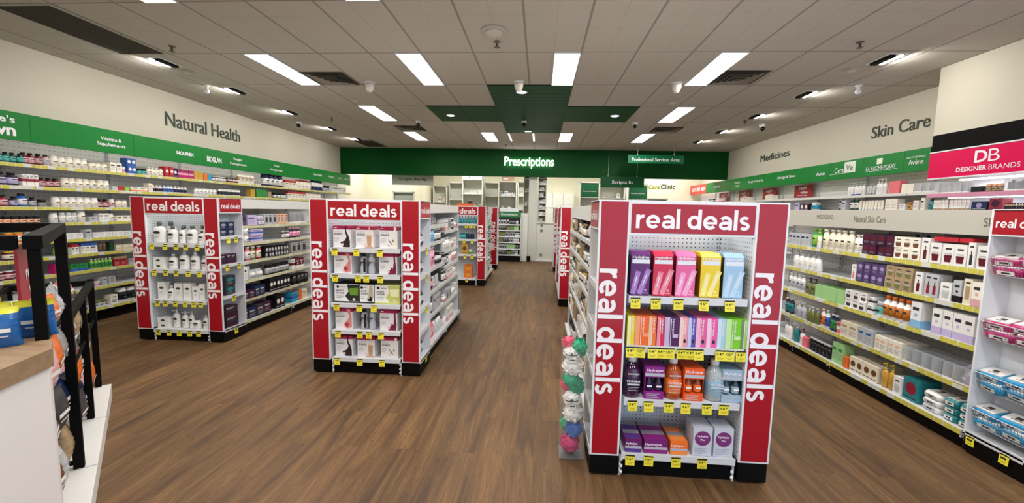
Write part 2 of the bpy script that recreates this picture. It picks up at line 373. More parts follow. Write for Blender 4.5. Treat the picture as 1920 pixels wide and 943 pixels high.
for k, cols in ((-4, (-9, -3, 3, 9)), (-2, (-9, -3, 3, 9)), (0, (-9, -3, 3, 9)), (2, (-8, 10)), (4, (-8, -2, 4, 10))):
    for q, i in enumerate(cols):
        nm = ('first', 'second', 'third', 'fourth') if len(cols) == 4 else ('first', 'second')
        troffer(i, k, 'bright ceiling light panel, %s from the left in the %s row' % (nm[q], rowname[k]))
for q, (x, y) in enumerate(((-4.9, 13.2), (-2.6, 13.9), (-.3, 13.9), (1.8, 13.7), (3.9, 13.2))):
    t = thing('ceiling_light', (x, y, CZ), 0, 'ceiling light panel behind the green header, %s from the left' % ('first', 'second', 'third', 'fourth', 'fifth')[q], 'ceiling light')
    d = MB(); d.box(-.6, -.15, -.012, .6, .15, -.002, M_LAMP); d.build('diffuser', t)
    f = MB(); f.box(-.615, -.165, -.008, .615, .165, 0, M_WHITE); f.build('frame', t)
    area('lamp_glow', (0, 0, -.016), 1.18, .28, BACK_W, parent=t)
def washer(x, y, side, label, k=1.0):
    t = thing('wall_washer', (x, y, CZ), 0, label, 'spotlight')
    b = MB(); b.box(-.10, -.17, -.010, .10, -.155, 0, M_WHITE); b.box(-.10, .155, -.010, .10, .17, 0, M_WHITE); b.box(-.10, -.155, -.010, -.09, .155, 0, M_WHITE); b.box(.09, -.155, -.010, .10, .155, 0, M_WHITE); b.build('frame', t)
    b = MB(); b.box(-.088, -.15, -.004, .088, .15, 0, mat('6b6257', .6)); h = b.build('lamp_head', t)
    for q in range(4): g = MB(); g.box(-side*.02-.004-side*.017*q, -.14, -.03, -side*.02+.004-side*.017*q, .14, -.004, M_BLACK); g.build('louvre', h)
    g = MB(); g.box(min(side*.03, side*.06), -.14, -.022, max(side*.03, side*.06), .14, -.006, M_LAMP); g.build('lens', h)
    area('lamp_glow', (side*.075, 0, -.05), .05, .26, WASH_W*k, rot=(0, side*-.75, 0), parent=t)
for q, y in enumerate((5.12, 6.35, 7.78, 9.31, 10.7)):
    washer(-4.72, y, -1, 'tilted wall washer lamp above the vitamins shelves, %s from the front' % ('first', 'second', 'third', 'fourth', 'fifth')[q])
for q, y in enumerate((5.07, 6.47, 7.86, 9.3, 10.6)):
    washer(3.78, y, 1, 'tilted wall washer lamp above the skin care shelves, %s from the front' % ('first', 'second', 'third', 'fourth', 'fifth')[q])
def vent(x, y, label):
    t = thing('air_diffuser', (x, y, CZ), 0, label, 'air vent')
    for k in range(5):
        a = .29-.055*k; c = a-.032; z = -.006-.010*k
        b = MB()
        for s in (0, 1, 2, 3):
            ca, sa = math.cos(s*PI/2), math.sin(s*PI/2)
            R = lambda p: (p[0]*ca-p[1]*sa, p[0]*sa+p[1]*ca, p[2])
            b.add([R((-a, -a, z)), R((a, -a, z)), R((c, -c, z+.018)), R((-c, -c, z+.018))], [(0, 1, 2, 3), (3, 2, 1, 0)], mat('b9b0a3', .5))
        b.build('blade', t)
    b = MB(); b.box(-.28, -.28, -.003, .28, .28, 0, mat('2e2a25', .7)); b.build('plenum', t)
vent(-2.9, 5.78, 'square ceiling air vent beside the leftmost long light panel'); vent(2.48, 5.73, 'square ceiling air vent beside the rightmost long light panel')
vent(-2.87, 9.25, 'far square ceiling air vent on the vitamins side'); vent(2.6, 9.2, 'far square ceiling air vent on the skin care side')
def grille(x0, y0, x1, y1, label):
    t = thing('return_air_grille', ((x0+x1)/2, (y0+y1)/2, CZ), 0, label, 'air grille')
    hx, hy = (x1-x0)/2, (y1-y0)/2; g = mat('3a342b', .7)
    b = MB(); b.box(-hx, -hy, -.004, hx, hy, 0, g); b.build('backing', t)
    b = MB()
    for k in range(int(hx*2/.03)): b.box(-hx+.03*k, -hy, -.009, -hx+.03*k+.006, hy, -.004, mat('4b443a', .7))
    b.build('slat_pattern', t)
    b = MB(); b.box(-hx-.02, -hy-.02, -.012, -hx, hy+.02, 0, M_CEIL); b.box(hx, -hy-.02, -.012, hx+.02, hy+.02, 0, M_CEIL); b.box(-hx, -hy-.02, -.012, hx, -hy, 0, M_CEIL); b.box(-hx, hy, -.012, hx, hy+.02, 0, M_CEIL); b.build('frame', t)
grille(-4.98, 3.66, -4.42, 4.83, 'long dark return air grille in the ceiling near the entrance'); grille(-4.98, 10.93, -4.40, 12.05, 'dark return air grille in the ceiling by the green header')
def dome(x, y, label):
    t = thing('security_camera', (x, y, CZ), 0, label, 'camera')
    b = MB(); b.lathe([(.055, 0), (.055, -.02), (.045, -.05), (.045, -.075)], M_WHITE, 16); b.build('housing', t)
    b = MB(); b.sphere((0, -.025, -.085), .043, mat('050506', .1), 14); b.build('lens', t)
for x, y, l in ((-2.47, 8.46, 'ball security camera left of the green cross'), (-.35, 8.39, 'ball security camera on the green cross'), (1.80, 8.46, 'ball security camera right of the green cross'), (4.24, 8.58, 'ball security camera near the skin care wall'), (-5.05, 8.64, 'ball security camera near the vitamins wall')): dome(x, y, l)
def cone(x, y, label):
    t = thing('pendant_sensor', (x, y, CZ), 0, label, 'sensor')
    b = MB(); b.lathe([(.075, 0), (.075, -.012), (.06, -.02)], M_WHITE, 18); b.build('mount', t)
    b = MB(); b.lathe([(.06, -.018), (.062, -.05), (.05, -.1), (.032, -.13), (.012, -.138)], mat('d8d2c6', .35), 18); b.build('cone', t)
for x, y, l in ((-.33, 5.9, 'white cone ceiling sensor at the near edge of the green cross'), (-2.43, 5.94, 'white cone ceiling sensor left of the green cross'), (1.79, 5.95, 'white cone ceiling sensor right of the green cross')): cone(x, y, l)
def puck(name, x, y, r, label, cat):
    t = thing(name, (x, y, CZ), 0, label, cat)
    b = MB(); b.lathe([(r, 0), (r, -.012), (r*.8, -.02)], mat('b9b0a4', .5), 20); b.build('rim', t)
    b = MB(); b.lathe([(r*.7, -.019), (r*.6, -.035), (r*.3, -.04)], mat('c8c0b4', .5), 20); b.build('head', t)
puck('smoke_detector', -3.05, 6.85, .075, 'round smoke detector on the ceiling above the middle display', 'smoke detector')
puck('smoke_detector', 2.04, 6.91, .075, 'round smoke detector on the ceiling above the front display', 'smoke detector')
puck('smoke_detector', 3.64, 5.4, .07, 'round smoke detector near the small square spotlight', 'smoke detector')
puck('smoke_detector', -4.7, 5.46, .07, 'round smoke detector beside the first wall washer on the vitamins side', 'smoke detector')
puck('ceiling_speaker', -.495, 4.27, .13, 'wide flat ceiling disc above the central aisle', 'ceiling speaker')
for x, y, l in ((-4.16, 4.63, 'over the vitamins end near the entrance'), (-.49, 4.54, 'over the central aisle near the flat disc'), (3.16, 4.6, 'over the skin care end near the entrance'), (-4.16, 8.26, 'deep in the vitamins side'), (3.77, 8.26, 'deep in the skin care side'), (-.95, 11.4, 'close to the green header')):
    t = thing('sprinkler', (x, y, CZ), 0, 'small fire sprinkler head %s' % l, 'sprinkler')
    b = MB(); b.lathe([(.035, 0), (.035, -.006), (.012, -.01), (.012, -.05)], mat('6f675c', .4, .5), 12); b.build('body', t)
    b = MB(); b.lathe([(.028, -.055), (.03, -.06)], mat('6f675c', .4, .5), 12); b.build('deflector', t)
for x, y, l in ((-.31, 6.37, 'near'), (-1.70, 7.92, 'left'), (1.31, 7.88, 'right'), (-.30, 9.43, 'far')):
    t = thing('downlight', (x, y, CZ-.012), 0, 'round downlight in the %s arm of the green cross' % l, 'downlight')
    b = MB(); b.lathe([(.085, 0), (.085, -.006), (.07, -.006)], M_WHITE, 24, closed=False); b.build('ring', t)
    b = MB(); b.lathe([(.07, 0), (.07, -.004), (.001, -.005)], M_LAMP, 24); b.build('lens', t)
for q, x in enumerate((-.76, -.19)):
    t = thing('linear_light', (x, 10.3, CZ), 0, 'thin glowing ceiling strip beyond the green cross, %s one' % ('left', 'right')[q], 'ceiling light')
    b = MB(); b.box(-.014, -.5, -.008, .014, .5, 0, M_LAMP); b.build('diffuser', t)
for x, y, l in ((-4.97, 6.1, 'vitamins'), (4.19, 6.05, 'skin care')):
    t = thing('small_spotlight', (x, y, CZ), 0, 'tiny white ceiling spotlight aimed at the %s wall lettering' % l, 'spotlight')
    b = MB(); b.lathe([(.04, 0), (.04, -.01), (.02, -.015), (.02, -.06)], M_WHITE, 12); b.build('mount', t)
    b = MB(); b.sphere((0, 0, -.085), .035, M_WHITE, 12); b.build('head', t)

# ------------------------------------------------------------------ products: each returns [(part name, mesh)], origin bottom centre, front at -y
PM = {}
def inkbars(b, x0, x1, z, n, y, m='8a8a90', dz=.008, t=.002):
    for i in range(n):
        b.fq(x0, z-i*dz-t, x0+(x1-x0)*(1, .8, .92, .6)[i % 4], z-i*dz, y, m)
def carton(w, d, h, c1, c2, style):
    b = MB(); m1, m2 = mat(c1, .42), mat(c2, .42); y = -d/2-.0007; b.box(-w/2, -d/2, 0, w/2, d/2, h, m1)
    W = w/2*.86; ink = 'ink' if c1 not in ('black', 'navy', 'ink', 'charcoal', 'plum', 'maroon', 'darkgreen') else 'silver'
    if style == 'band': b.box(-w/2-.0006, -d/2-.0006, h*.38, w/2+.0006, d/2, h*.62, m2); inkbars(b, -W, W*.6, h*.86, 2, y, ink, h*.1, h*.05)
    elif style == 'top': b.box(-w/2-.0006, -d/2-.0006, h*.74, w/2+.0006, d/2, h+.0006, m2); b.fq(-W, h*.52, W*.5, h*.62, y, ink); inkbars(b, -W, W*.7, h*.4, 3, y, '9a9aa0', h*.09, h*.03)
    elif style == 'foot': b.box(-w/2-.0006, -d/2-.0006, 0, w/2+.0006, d/2, h*.3, m2); b.fq(-W*.8, h*.68, W*.6, h*.8, y, ink); b.disc(0, h*.5, min(w*.16, h*.1), y, m2, 12)
    elif style == 'roundel': b.disc(0, h*.55, min(w*.36, h*.32), y, m2, 16); inkbars(b, -W, W, h*.16, 1, y, ink, .01, h*.05)
    elif style == 'picture':  # pack printed with a picture of the jar inside
        b.fp([(-w*.34, h*.46), (w*.34, h*.46), (w*.26, h*.12), (-w*.26, h*.12)], y, m2); b.fq(-w*.3, h*.49, w*.3, h*.56, y, 'silver'); b.fq(-W*.6, h*.72, W*.6, h*.8, y, ink)
    elif style == 'bottleprint':
        b.fq(-w*.2, h*.12, w*.2, h*.5, y, m2); b.fq(-w*.07, h*.5, w*.07, h*.66, y, 'ink'); b.fq(-W*.6, h*.8, W*.6, h*.87, y, ink)
    elif style == 'window': b.fq(-w*.28, h*.2, w*.28, h*.72, y, m2); b.fq(-W*.7, h*.82, W*.7, h*.88, y, ink)
    elif style == 'oval': b.disc(0, h*.6, w*.33, y, m2, 16, h*.2); inkbars(b, -W*.7, W*.7, h*.28, 2, y, '8f8f96', h*.1, h*.035)
    elif style == 'lines': b.fq(-W, h*.62, W*.55, h*.76, y, m2); inkbars(b, -W, W*.8, h*.46, 3, y, '9a9aa0', h*.11, h*.035)
    return [('body', b)]
def bottle(w, h, c1, c2, c3='white', flat=1, cap='screw'):
    r = w/2; b = MB(); hc = h*.16 if cap == 'screw' else h*.1
    nk = r*.55 if cap != 'wide' else r*.86; hb = h-hc
    b.lathe([(r*.9, 0, mat(c1, .3)), (r, h*.03, mat(c1, .3)), (r, h*.14, mat(c1, .3)), (r*1.012, h*.141, mat(c3, .4)), (r*1.012, hb*.72, mat(c3, .4)), (r, hb*.721, mat(c1, .3)), (r*.96, hb*.84, mat(c1, .3)), (nk, hb*.95, mat(c1, .3)), (nk, hb)], mat(c1, .3), 12, ys=flat)
    b.fq(-r*.5, h*.42, r*.5, h*.5, -r*1.02*flat, 'ink'); b.fq(-r*.4, h*.3, r*.3, h*.33, -r*1.02*flat, '88888c')
    c = MB(); kr = {'screw': nk*1.12, 'wide': r*.9, 'flip': r*.6}[cap]
    c.lathe([(kr, hb-.001), (kr, h-.003), (kr*.92, h)], mat(c2, .4), 12, ys=flat if cap == 'wide' else 1)
    return [('body', b), ('cap', c)]
def pump(w, h, c1, c2, c3='white', flat=.75):
    r = w/2; b = MB(); hb = h*.72
    b.lathe([(r*.92, 0, mat(c1, .3)), (r, h*.02, mat(c1, .3)), (r, hb*.84, mat(c1, .3)), (r*.7, hb*.94, mat(c1, .3)), (r*.32, hb, mat(c1, .3))], mat(c1, .3), 14, ys=flat)
    b.disc(0, hb*.56, r*.52, -r*flat*1.01-.001, mat(c3, .4), 14, r*.3); b.fq(-r*.5, hb*.3, r*.5, hb*.34, -r*flat*1.01-.001, '88888c')
    c = MB(); c.lathe([(r*.36, hb), (r*.36, hb+h*.06), (r*.12, hb+h*.07), (r*.12, h*.93), (r*.3, h*.93), (r*.3, h)], mat(c2, .4), 10)
    c.box(-r*.1, -r*.95, h*.945, r*.1, 0, h*.985, mat(c2, .4))
    return [('body', b), ('pump', c)]
def jar(w, h, c1, c2, c3='white'):
    r = w/2; b = MB(); b.lathe([(r*.9, 0, mat(c1, .3)), (r, h*.06, mat(c1, .3)), (r*1.01, h*.12, mat(c3, .4)), (r*1.01, h*.55, mat(c3, .4)), (r, h*.6, mat(c1, .3)), (r*.9, h*.66)], mat(c1, .3), 14)
    b.fq(-r*.45, h*.28, r*.45, h*.42, -r*1.02, 'ink')
    c = MB(); c.lathe([(r*1.02, h*.64), (r*1.02, h*.97), (r*.94, h)], mat(c2, .4), 14)
    return [('body', b), ('lid', c)]
def tube(w, h, c1, c2, c3=None):
    b = MB(); n = 12; vs = []; r = w/2; hc = h*.18
    for k in range(5):
        t = k/4; z = hc+(h-hc)*t; ry = r*.62*(1-t)+.0015*t; rx = r*(.86+.14*t)
        vs += [(rx*math.cos(2*PI*i/n), ry*math.sin(2*PI*i/n), z) for i in range(n)]
    b.add(vs, [(k*n+i, k*n+(i+1) % n, (k+1)*n+(i+1) % n, (k+1)*n+i) for k in range(4) for i in range(n)]+[tuple(4*n+i for i in range(n))], mat(c1, .35), True)
    b.fp([(-r*.5, h*.62), (r*.5, h*.62), (r*.5, h*.72), (-r*.5, h*.72)], -r*.36, mat(c3 or 'ink', .4)); b.fq(-r*.4, h*.4, r*.4, h*.43, -r*.5, '88888c')
    c = MB(); c.lathe([(r*.8, 0), (r*.84, hc*.9), (r*.6, hc)], mat(c2, .4), n, ys=.72)
    return [('body', b), ('cap', c)]
def pouch(w, d, h, c1, c2, style='top', crinkle=0):
    """stand-up bag with sealed top; crinkle adds creases"""
    b = MB(); n, k = (20, 14) if w > .09 else (10, 8); g = random.Random(int(w*9999+h*777)); vs = []
    for j in range(k+1):
        t = j/k; dd = d/2*math.sin(PI*min(1, .12+t*.9))**.7 if j < k else .002; ww = w/2*(1-.06*math.sin(PI*t))
        for i in range(n):
            a = 2*PI*i/n; q = 1+g.uniform(-crinkle, crinkle)
            cx, sy = math.cos(a), math.sin(a)
            vs.append((ww*abs(cx)**.5*(1 if cx >= 0 else -1)*q, max(dd, .002)*sy*q, h*t))
    for j in range(k):
        m = mat(c2, .25) if (style == 'top' and j >= k*.8) or (style == 'mid' and k*.3 < j < k*.65) else mat(c1, .25)
        b.add(vs[j*n:(j+2)*n], [(i, (i+1) % n, n+(i+1) % n, n+i) for i in range(n)], m, True)
    b.fq(-w*.28, h*.4, w*.28, h*.5, -d*.5-.001, 'white'); b.fq(-w*.2, h*.28, w*.22, h*.32, -d*.5-.001, 'silver')
    b.box(-w/2, -.0015, h*.96, w/2, .0015, h*1.03, mat(c2 if style == 'top' else c1, .25))
    return [('body', b)]
def softpack(w, d, h, c1, c2, style=''):
    """soft wrapped pack lying down, printed label on top and front"""
    b = MB(); n = 14; vs = []; prof = [(.93, 0), (1, .25), (1, .6), (.93, .9), (.72, 1)]
    for s, z in prof:
        for i in range(n):
            a = 2*PI*i/n; cx, sy = math.cos(a), math.sin(a)
            vs.append((w/2*s*abs(cx)**.38*(1 if cx >= 0 else -1), d/2*s*abs(sy)**.38*(1 if sy >= 0 else -1), h*z))
    L = len(prof)
    b.add(vs, [(k*n+i, k*n+(i+1) % n, (k+1)*n+(i+1) % n, (k+1)*n+i) for k in range(L-1) for i in range(n)]+[tuple((L-1)*n+i for i in range(n))], mat(c1, .3), True)
    b.fq(-w*.3, h*.2, w*.3, h*.7, -d/2-.001, mat(c2, .3)); b.fq(-w*.14, h*.35, w*.14, h*.55, -d/2-.0016, 'ink')
    t = MB(); t.box(-w*.37, -d*.36, h-.002, w*.37, d*.36, h+.006, mat('white', .3)); t.box(-w*.1, -d*.1, h+.006, w*.1, d*.12, h+.0066, 'charcoal'); t.box(-w*.16, -d*.22, h+.006, w*.16, -d*.17, h+.0066, 'charcoal')
    return [('body', b), ('lid_label', t)]
def clearbox(w, d, h, c1, c2, style=''):
    b = MB(); b.box(-w/2, -d/2, 0, w/2, d/2, h*.12, mat('white', .3))
    b.box(-w/2, -d/2, h*.12, w/2, d/2, h, mat('dfe4e8', .08, alpha=.35)); b.box(-w*.3, -d*.3, h*.12, w*.3, d*.3, h*.75, mat(c1, .4)); b.box(-w*.12, -d*.12, h*.75, w*.12, d*.12, h*.9, mat(c2, .4))
    return [('body', b)]
WORDS = {'B': 'carton', 'T': 'bottle', 'P': 'pump bottle', 'J': 'jar', 'U': 'tube', 'F': 'flat bottle', 'S': 'pouch', 'W': 'soft pack', 'K': 'bottle', 'C': 'clear pack', 'H': 'hanging card'}
def card(w, h, c1, c2):
    b = MB(); b.box(-w/2, -.001, 0, w/2, .001, h, mat(c1, .4)); b.fq(-w*.36, h*.62, w*.36, h*.85, -.0016, mat(c2, .4)); b.box(-w*.33, -.018, h*.08, w*.33, -.001, h*.55, mat(c2, .3, ))
    b.tube([(0, -.012, h*.93), (0, .02, h*.93)], .003, M_STEEL, 6)
    return [('body', b)]
def proto(kind, style, c1, c2, w, d, h):
    key = (kind, style, c1, c2, round(w, 4), round(d, 4), round(h, 4))
    if key not in PM:
        if kind == 'B': p = carton(w, d, h, c1, c2, style)
        elif kind == 'T': p = bottle(w, h, c1, c2, style or 'white')
        elif kind == 'K': p = bottle(w, h, c1, c2, style or 'white', 1, 'wide')
        elif kind == 'F': p = bottle(w, h, c1, c2, style or 'white', .6, 'flip')
        elif kind == 'P': p = pump(w, h, c1, c2, style or 'white')
        elif kind == 'J': p = jar(w, h, c1, c2, style or 'white')
        elif kind == 'U': p = tube(w, h, c1, c2, style or None)
        elif kind == 'S': p = pouch(w, d, h, c1, c2, style or 'top', .045 if w > .18 else .03)
        elif kind == 'W': p = softpack(w, d, h, c1, c2)
        elif kind == 'C': p = clearbox(w, d, h, c1, c2)
        elif kind == 'H': p = card(w, h, c1, c2)
        PM[key] = [(n, b.mesh(n)) for n, b in p]
    return PM[key]
def put(parts, name, M, label, cat, group=None, split=True):
    """one product: the body is the thing, the rest are its parts"""
    o = bpy.data.objects.new(name, parts[0][1]); COL.objects.link(o); o.matrix_world = M; tag(o, label, cat, group)
    for n, me in parts[1:]:
        c = bpy.data.objects.new(n, me); COL.objects.link(c); c.parent = o
    return o
ORD = ['first', 'second', 'third', 'fourth', 'fifth', 'sixth', 'seventh', 'eighth', 'ninth', 'tenth', 'eleventh', 'twelfth']
def sayc(c): return SAY.get(c, c)
def describe(kind, style, c1, c2, sec):
    w = WORDS[kind]
    if kind == 'B':
        t = {'band': 'with %s band', 'top': 'with %s top', 'foot': 'with %s foot', 'roundel': 'with %s roundel', 'picture': 'with %s jar picture', 'bottleprint': 'with %s bottle picture', 'window': 'with %s window', 'oval': 'with %s oval', 'lines': 'with %s lines'}.get(style, '')
        t = t % sayc(c2) if t else ''
    elif kind == 'S': t = 'with %s print' % sayc(c2)
    elif kind in 'WCH': t = 'in %s' % sayc(c2) if kind != 'W' else 'with %s label' % sayc(c2)
    else: t = 'with %s %s' % (sayc(c2), {'J': 'lid', 'P': 'pump'}.get(kind, 'cap'))
    return ('%s %s %s' % (sayc(c1), w, t)).strip()
CLUST = {}
def row(F, z, place, specs, sec='vitamin', org=0, sgn=1, yf=.03, name=None, jit=.03):
    """specs: (start, kind, style, c1, c2, w, d, h, n, layers). start is along the wall (world y), None = carry on"""
    x = 0; name = name or sec
    for sp in specs:
        st, kind, style, c1, c2, w, d, h, n = sp[:9]; lay = sp[9] if len(sp) > 9 else 1
        if st is not None: x = (st-org)*sgn
        if kind in 'TKFPJU': d = w
        P = proto(kind, style, c1, c2, w, d, h); ds = describe(kind, style, c1, c2, sec)
        k = (ds, place); CLUST[k] = CLUST.get(k, 0)+1
        if CLUST[k] > 1: ds = ('another ', 'one more ', 'yet another ')[CLUST[k]-2]+ds
        nm = name+'_'+{'B': 'carton', 'T': 'bottle', 'K': 'bottle', 'F': 'bottle', 'P': 'pump_bottle', 'J': 'jar', 'U': 'tube', 'S': 'pouch', 'W': 'soft_pack', 'C': 'clear_pack', 'H': 'hanging_card'}[kind]
        for i in range(n):
            for l in range(lay):
                M = F.M @ Matrix.Translation((x+w/2+.002, yf+d/2+rnd.uniform(0, .012), z+h*l*1.001)) @ Matrix.Rotation(rnd.uniform(-jit, jit), 4, 'Z')
                if n > 12: lab = '%s, one of a long row, %s' % (ds, place); g = lab
                else:
                    lab = ds; g = None
                    if n > 1: lab += ', %s from left' % ORD[i]
                    if lay > 1: lab += ', %s' % (('lower', 'upper') if lay == 2 else ('bottom', 'middle', 'top', 'uppermost', 'crowning'))[l]
                    lab += ', '+place
                put(P, nm, M, lab, {'B': 'carton', 'J': 'jar', 'U': 'tube', 'S': 'pouch', 'W': 'soft pack', 'C': 'clear pack', 'H': 'hanging pack'}.get(kind, 'bottle'), g)
            x += w+.004
        x += .006
    return x
PAL = [('B', 'top', 'white', 'sky'), ('B', 'band', 'ivory', 'red'), ('T', 'silver', 'white', 'white'), ('B', 'roundel', 'navy', 'white'), ('T', 'ivory', 'ink', 'white'), ('B', 'foot', 'white', 'green'), ('K', 'white', 'maroon', 'black'),
  ('B', 'window', 'cream', 'teal'), ('J', 'white', 'white', 'grey'), ('B', 'band', 'white', 'orange'), ('U', 'blue', 'white', 'blue'), ('B', 'lines', 'silver', 'ink'), ('P', 'cream', 'sky', 'white'), ('B', 'oval', 'lilac', 'white'), ('T', 'rose', 'plum', 'black'), ('S', 'top', 'ivory', 'crimson')]
def fill(F, z, place, a, b, sec, org, sgn, seed, pal=None, hmax=.16, yf=.03, name=None):
    """products for a stretch of shelf that the photo shows only as a blur"""
    g = random.Random(seed); pal = list(pal or PAL); g.shuffle(pal); x = a; k = 0; L = abs(b-a); sp = []
    used = 0
    while used < L-.1:
        kd, st, c1, c2 = pal[k % len(pal)]; k += 1
        w = g.uniform(.05, .085); h = min(hmax, g.uniform(.09, .16)); n = g.randint(2, 4)
        n = min(n, int((L-used)/(w+.004)))
        if n < 1: break
        sp.append((a if not sp else None, kd, st, c1, c2, round(w, 3), .1, round(h, 3), n)); used += n*(w+.004)+.006
    row(F, z, place, sp, sec, org, sgn, yf, name)

def ticket(F, x, z, price, label, y=-.006):
    key = ('ticket', price)
    if key not in PM:
        b = MB(); b.box(-.026, -.0008, -.060, .026, .0008, 0, mat('eee23a', .4)); b.fq(-.026, -.008, .026, 0, -.0012, mat('1a1a12', .4))
        if price:
            b.text('$', -.020, -.026, .005, .009, -.0012, 'black', .02); b.text(price, -.014, -.030, .020, .015, -.0012, 'black', .018); b.text('99', .008, -.023, .010, .008, -.0012, 'black', .02)
        else: b.fq(-.018, -.03, .014, -.018, -.0012, 'ink')
        b.fq(-.018, -.044, .018, -.042, -.0012, mat('c77a20')); b.fq(-.012, -.05, .012, -.048, -.0012, mat('8f7a20'))
        PM[key] = b.mesh('price_ticket')
    o = bpy.data.objects.new('price_ticket', PM[key]); COL.objects.link(o)
    o.matrix_world = F.M @ Matrix.Translation((x, y, z)) @ Matrix.Rotation(rnd.uniform(-.12, .05), 4, 'X') @ Matrix.Rotation(rnd.uniform(-.04, .04), 4, 'Y')
    tag(o, label, 'price ticket'); return o

# ------------------------------------------------------------------ promotional end caps
EH, EW, ED = 1.567, .985, .36
def side_bay(t, levels, side):
    """shelves and small header on the outer side of an end cap; side -1 left, +1 right"""
    e = bpy.data.objects.new('side_bay', None); COL.objects.link(e); e.parent = t
    if side < 0: e.location = (0, ED, 0); e.rotation_euler = (0, 0, -PI/2)
    else: e.location = (EW, 0, 0); e.rotation_euler = (0, 0, PI/2)
    a, c = (.012, ED-.022) if side < 0 else (.022, ED-.012)
    b = MB(); b.box(a, 0, 1.405, c, .014, EH-.006, M_WHITE); b.box(a+.004, -.002, 1.415, c-.004, 0, EH-.012, M_RED)
    b.text('real deals', a+.022, 1.455, c-a-.044, .055, -.0028, M_LET, .018); b.build('side_header_sign', e)
    for z in levels:
        b = MB(); b.box(a, .006, z-.012, c, .14, z, M_STEEL); b.box(a, 0, z-.03, c, .006, z+.006, M_STEEL); b.build('side_shelf', e)
def endcap(x0, y0, levels, label, sl, sr, sides=(1, 1)):
    t = thing('end_cap_display', (x0, y0, 0), 0, label, 'display stand')
    # plinth
    for a, c in ((.0, .165), (.82, .985)):
        b = MB(); b.box(a+.004, .004, .012, c-.004, ED-.004, .125, M_KICK); b.build('kick_base', t, .003)
        for fx in (a+.03, c-.03):
            for fy in (.03, ED-.04):
                f = MB(); f.lathe([(.012, 0), (.012, .012)], mat('2a2a2c', .5), 10, fx, fy); f.build('foot', t)
    b = MB(); b.box(.165, .03, 0, .82, ED, .105, M_KICK); b.build('kick_base', t)
    # posts: printed front panel, inner wall, rear wall, top
    for a, c, s in ((0, .165, -1), (.82, .985, 1)):
        b = MB(); b.box(a, 0, .125, c, .014, EH, M_WHITE); b.build('post_panel', t, .0015)
        b = MB(); b.box(a+.011, -.002, .136, c-.011, 0, EH-.008, M_RED)
        b.text('real deals', a+.014, .485, .137, .71, -.0028, M_LET, .042, rot=True)
        b.build('red_promotional_panel', t)
        b = MB()
        if s < 0: b.box(c-.014, .014, .125, c, ED-.012, EH, M_WHITE)
        else: b.box(a, .014, .125, a+.014, ED-.012, EH, M_WHITE)
        b.box(a, ED-.012, .125, c, ED, EH, M_WHITE); b.box(a, .014, EH-.012, c, ED-.012, EH, M_WHITE); b.box(a, .014, .125, c, ED-.012, .137, M_WHITE)
        b.build('post_wall', t)
        b = MB(); q = c+.0006 if s < 0 else a-.0006
        b.add([(q, .02, .14), (q, ED-.02, .14), (q, ED-.02, 1.38), (q, .02, 1.38)], [(0, 1, 2, 3)], M_PEGY); b.build('side_pegboard', t)
    b = MB(); b.box(.165, ED-.055, .105, .82, ED-.045, EH, M_PEG); b.build('pegboard', t)
    b = MB()
    for x in (.755,):
        for k in range(58): b.box(x, ED-.057, .12+.025*k, x+.004, ED-.0552, .137+.025*k, mat('2b2d30')); b.box(x+.012, ED-.057, .12+.025*k, x+.016, ED-.0552, .137+.025*k, mat('2b2d30'))
    b.build('slotted_upright', t)
    # header
    b = MB(); b.box(.165, -.001, 1.382, .82, .016, EH, M_WHITE); b.build('header_board', t, .0015)
    b = MB(); b.box(.172, -.004, 1.394, .813, -.001, 1.549, M_RED); b.text('real deals', .196, 1.418, .588, .106, -.005, M_LET, .042); b.build('header_sign', t)
    # shelves and bracket uprights
    for z in levels:
        b = MB(); b.box(.182, .006, z-.014, .803, ED-.056, z, M_WHITE); b.box(.178, 0, z-.036, .807, .007, z+.003, M_STEEL); b.build('shelf', t, .001)
    for a, s in ((.176, 1), (.806, -1)):
        b = MB(); b.box(a-.004, .018, .0, a+.004, .03, .12, M_WHITE)
        for zz in (.015, .05, .09): b.lathe([(.009, zz), (.009, zz+.016)], M_WHITE, 8, a+.006*s, .016)
        b.build('bracket', t)
    if sides[0]: side_bay(t, sl, -1)
    if sides[1]: side_bay(t, sr, 1)
    return Frame((x0, y0, 0), 0)
BIG = [1.045, .770, .462, .142]
MID = [1.140, .908, .645, .402, .150]
FAR = [1.070, .785, .450, .128]
FB = endcap(.32, 2.29, BIG, 'red and white promotional end display nearest the camera, with hydration drinks', [1.10, .86, .60, .36, .14], [1.10, .86, .6, .36, .14])
FM = endcap(-2.012, 3.555, MID, 'red and white promotional end display stocked with shake powders', [1.15, .9, .6, .14], [1.15, .9, .6, .40, .14])
FL = endcap(-4.365, 4.22, FAR, 'red and white promotional end display stocked with white lotions', [1.15, .85, .5, .14], [1.155, .85, .50, .14])
FR = endcap(2.79, 2.43, BIG, 'promotional end display with wire baskets of wipes, cut by the picture edge', [.14], [1.1, .8, .5, .14])
F3 = endcap(-2.02, 8.1, [1.22, .92, .62, .148], 'distant promotional end display with brown spray bottles behind the shakes display', [1.1, .7, .14], [1.1, .8, .5, .14])
endcap(-2.03, 10.45, [1.2, .9, .6, .15], 'farthest promotional end display on the vitamins side of the aisle', [1.1, .6, .14], [1.1, .8, .5, .14])
FE = endcap(.33, 6.53, [1.2, .9, .6, .15], 'second promotional end display behind the hydration display, seen edge on', [1.1, .8, .5, .14], [1.1, .6, .14])
endcap(.35, 8.10, [1.2, .9, .6, .15], 'third promotional end display behind the hydration display, a thin red strip', [1.1, .8, .5, .14], [1.1, .6, .14])
endcap(.37, 10.35, [1.2, .9, .6, .15], 'fourth and farthest promotional end display behind the hydration display', [1.1, .8, .5, .14], [1.1, .6, .14])

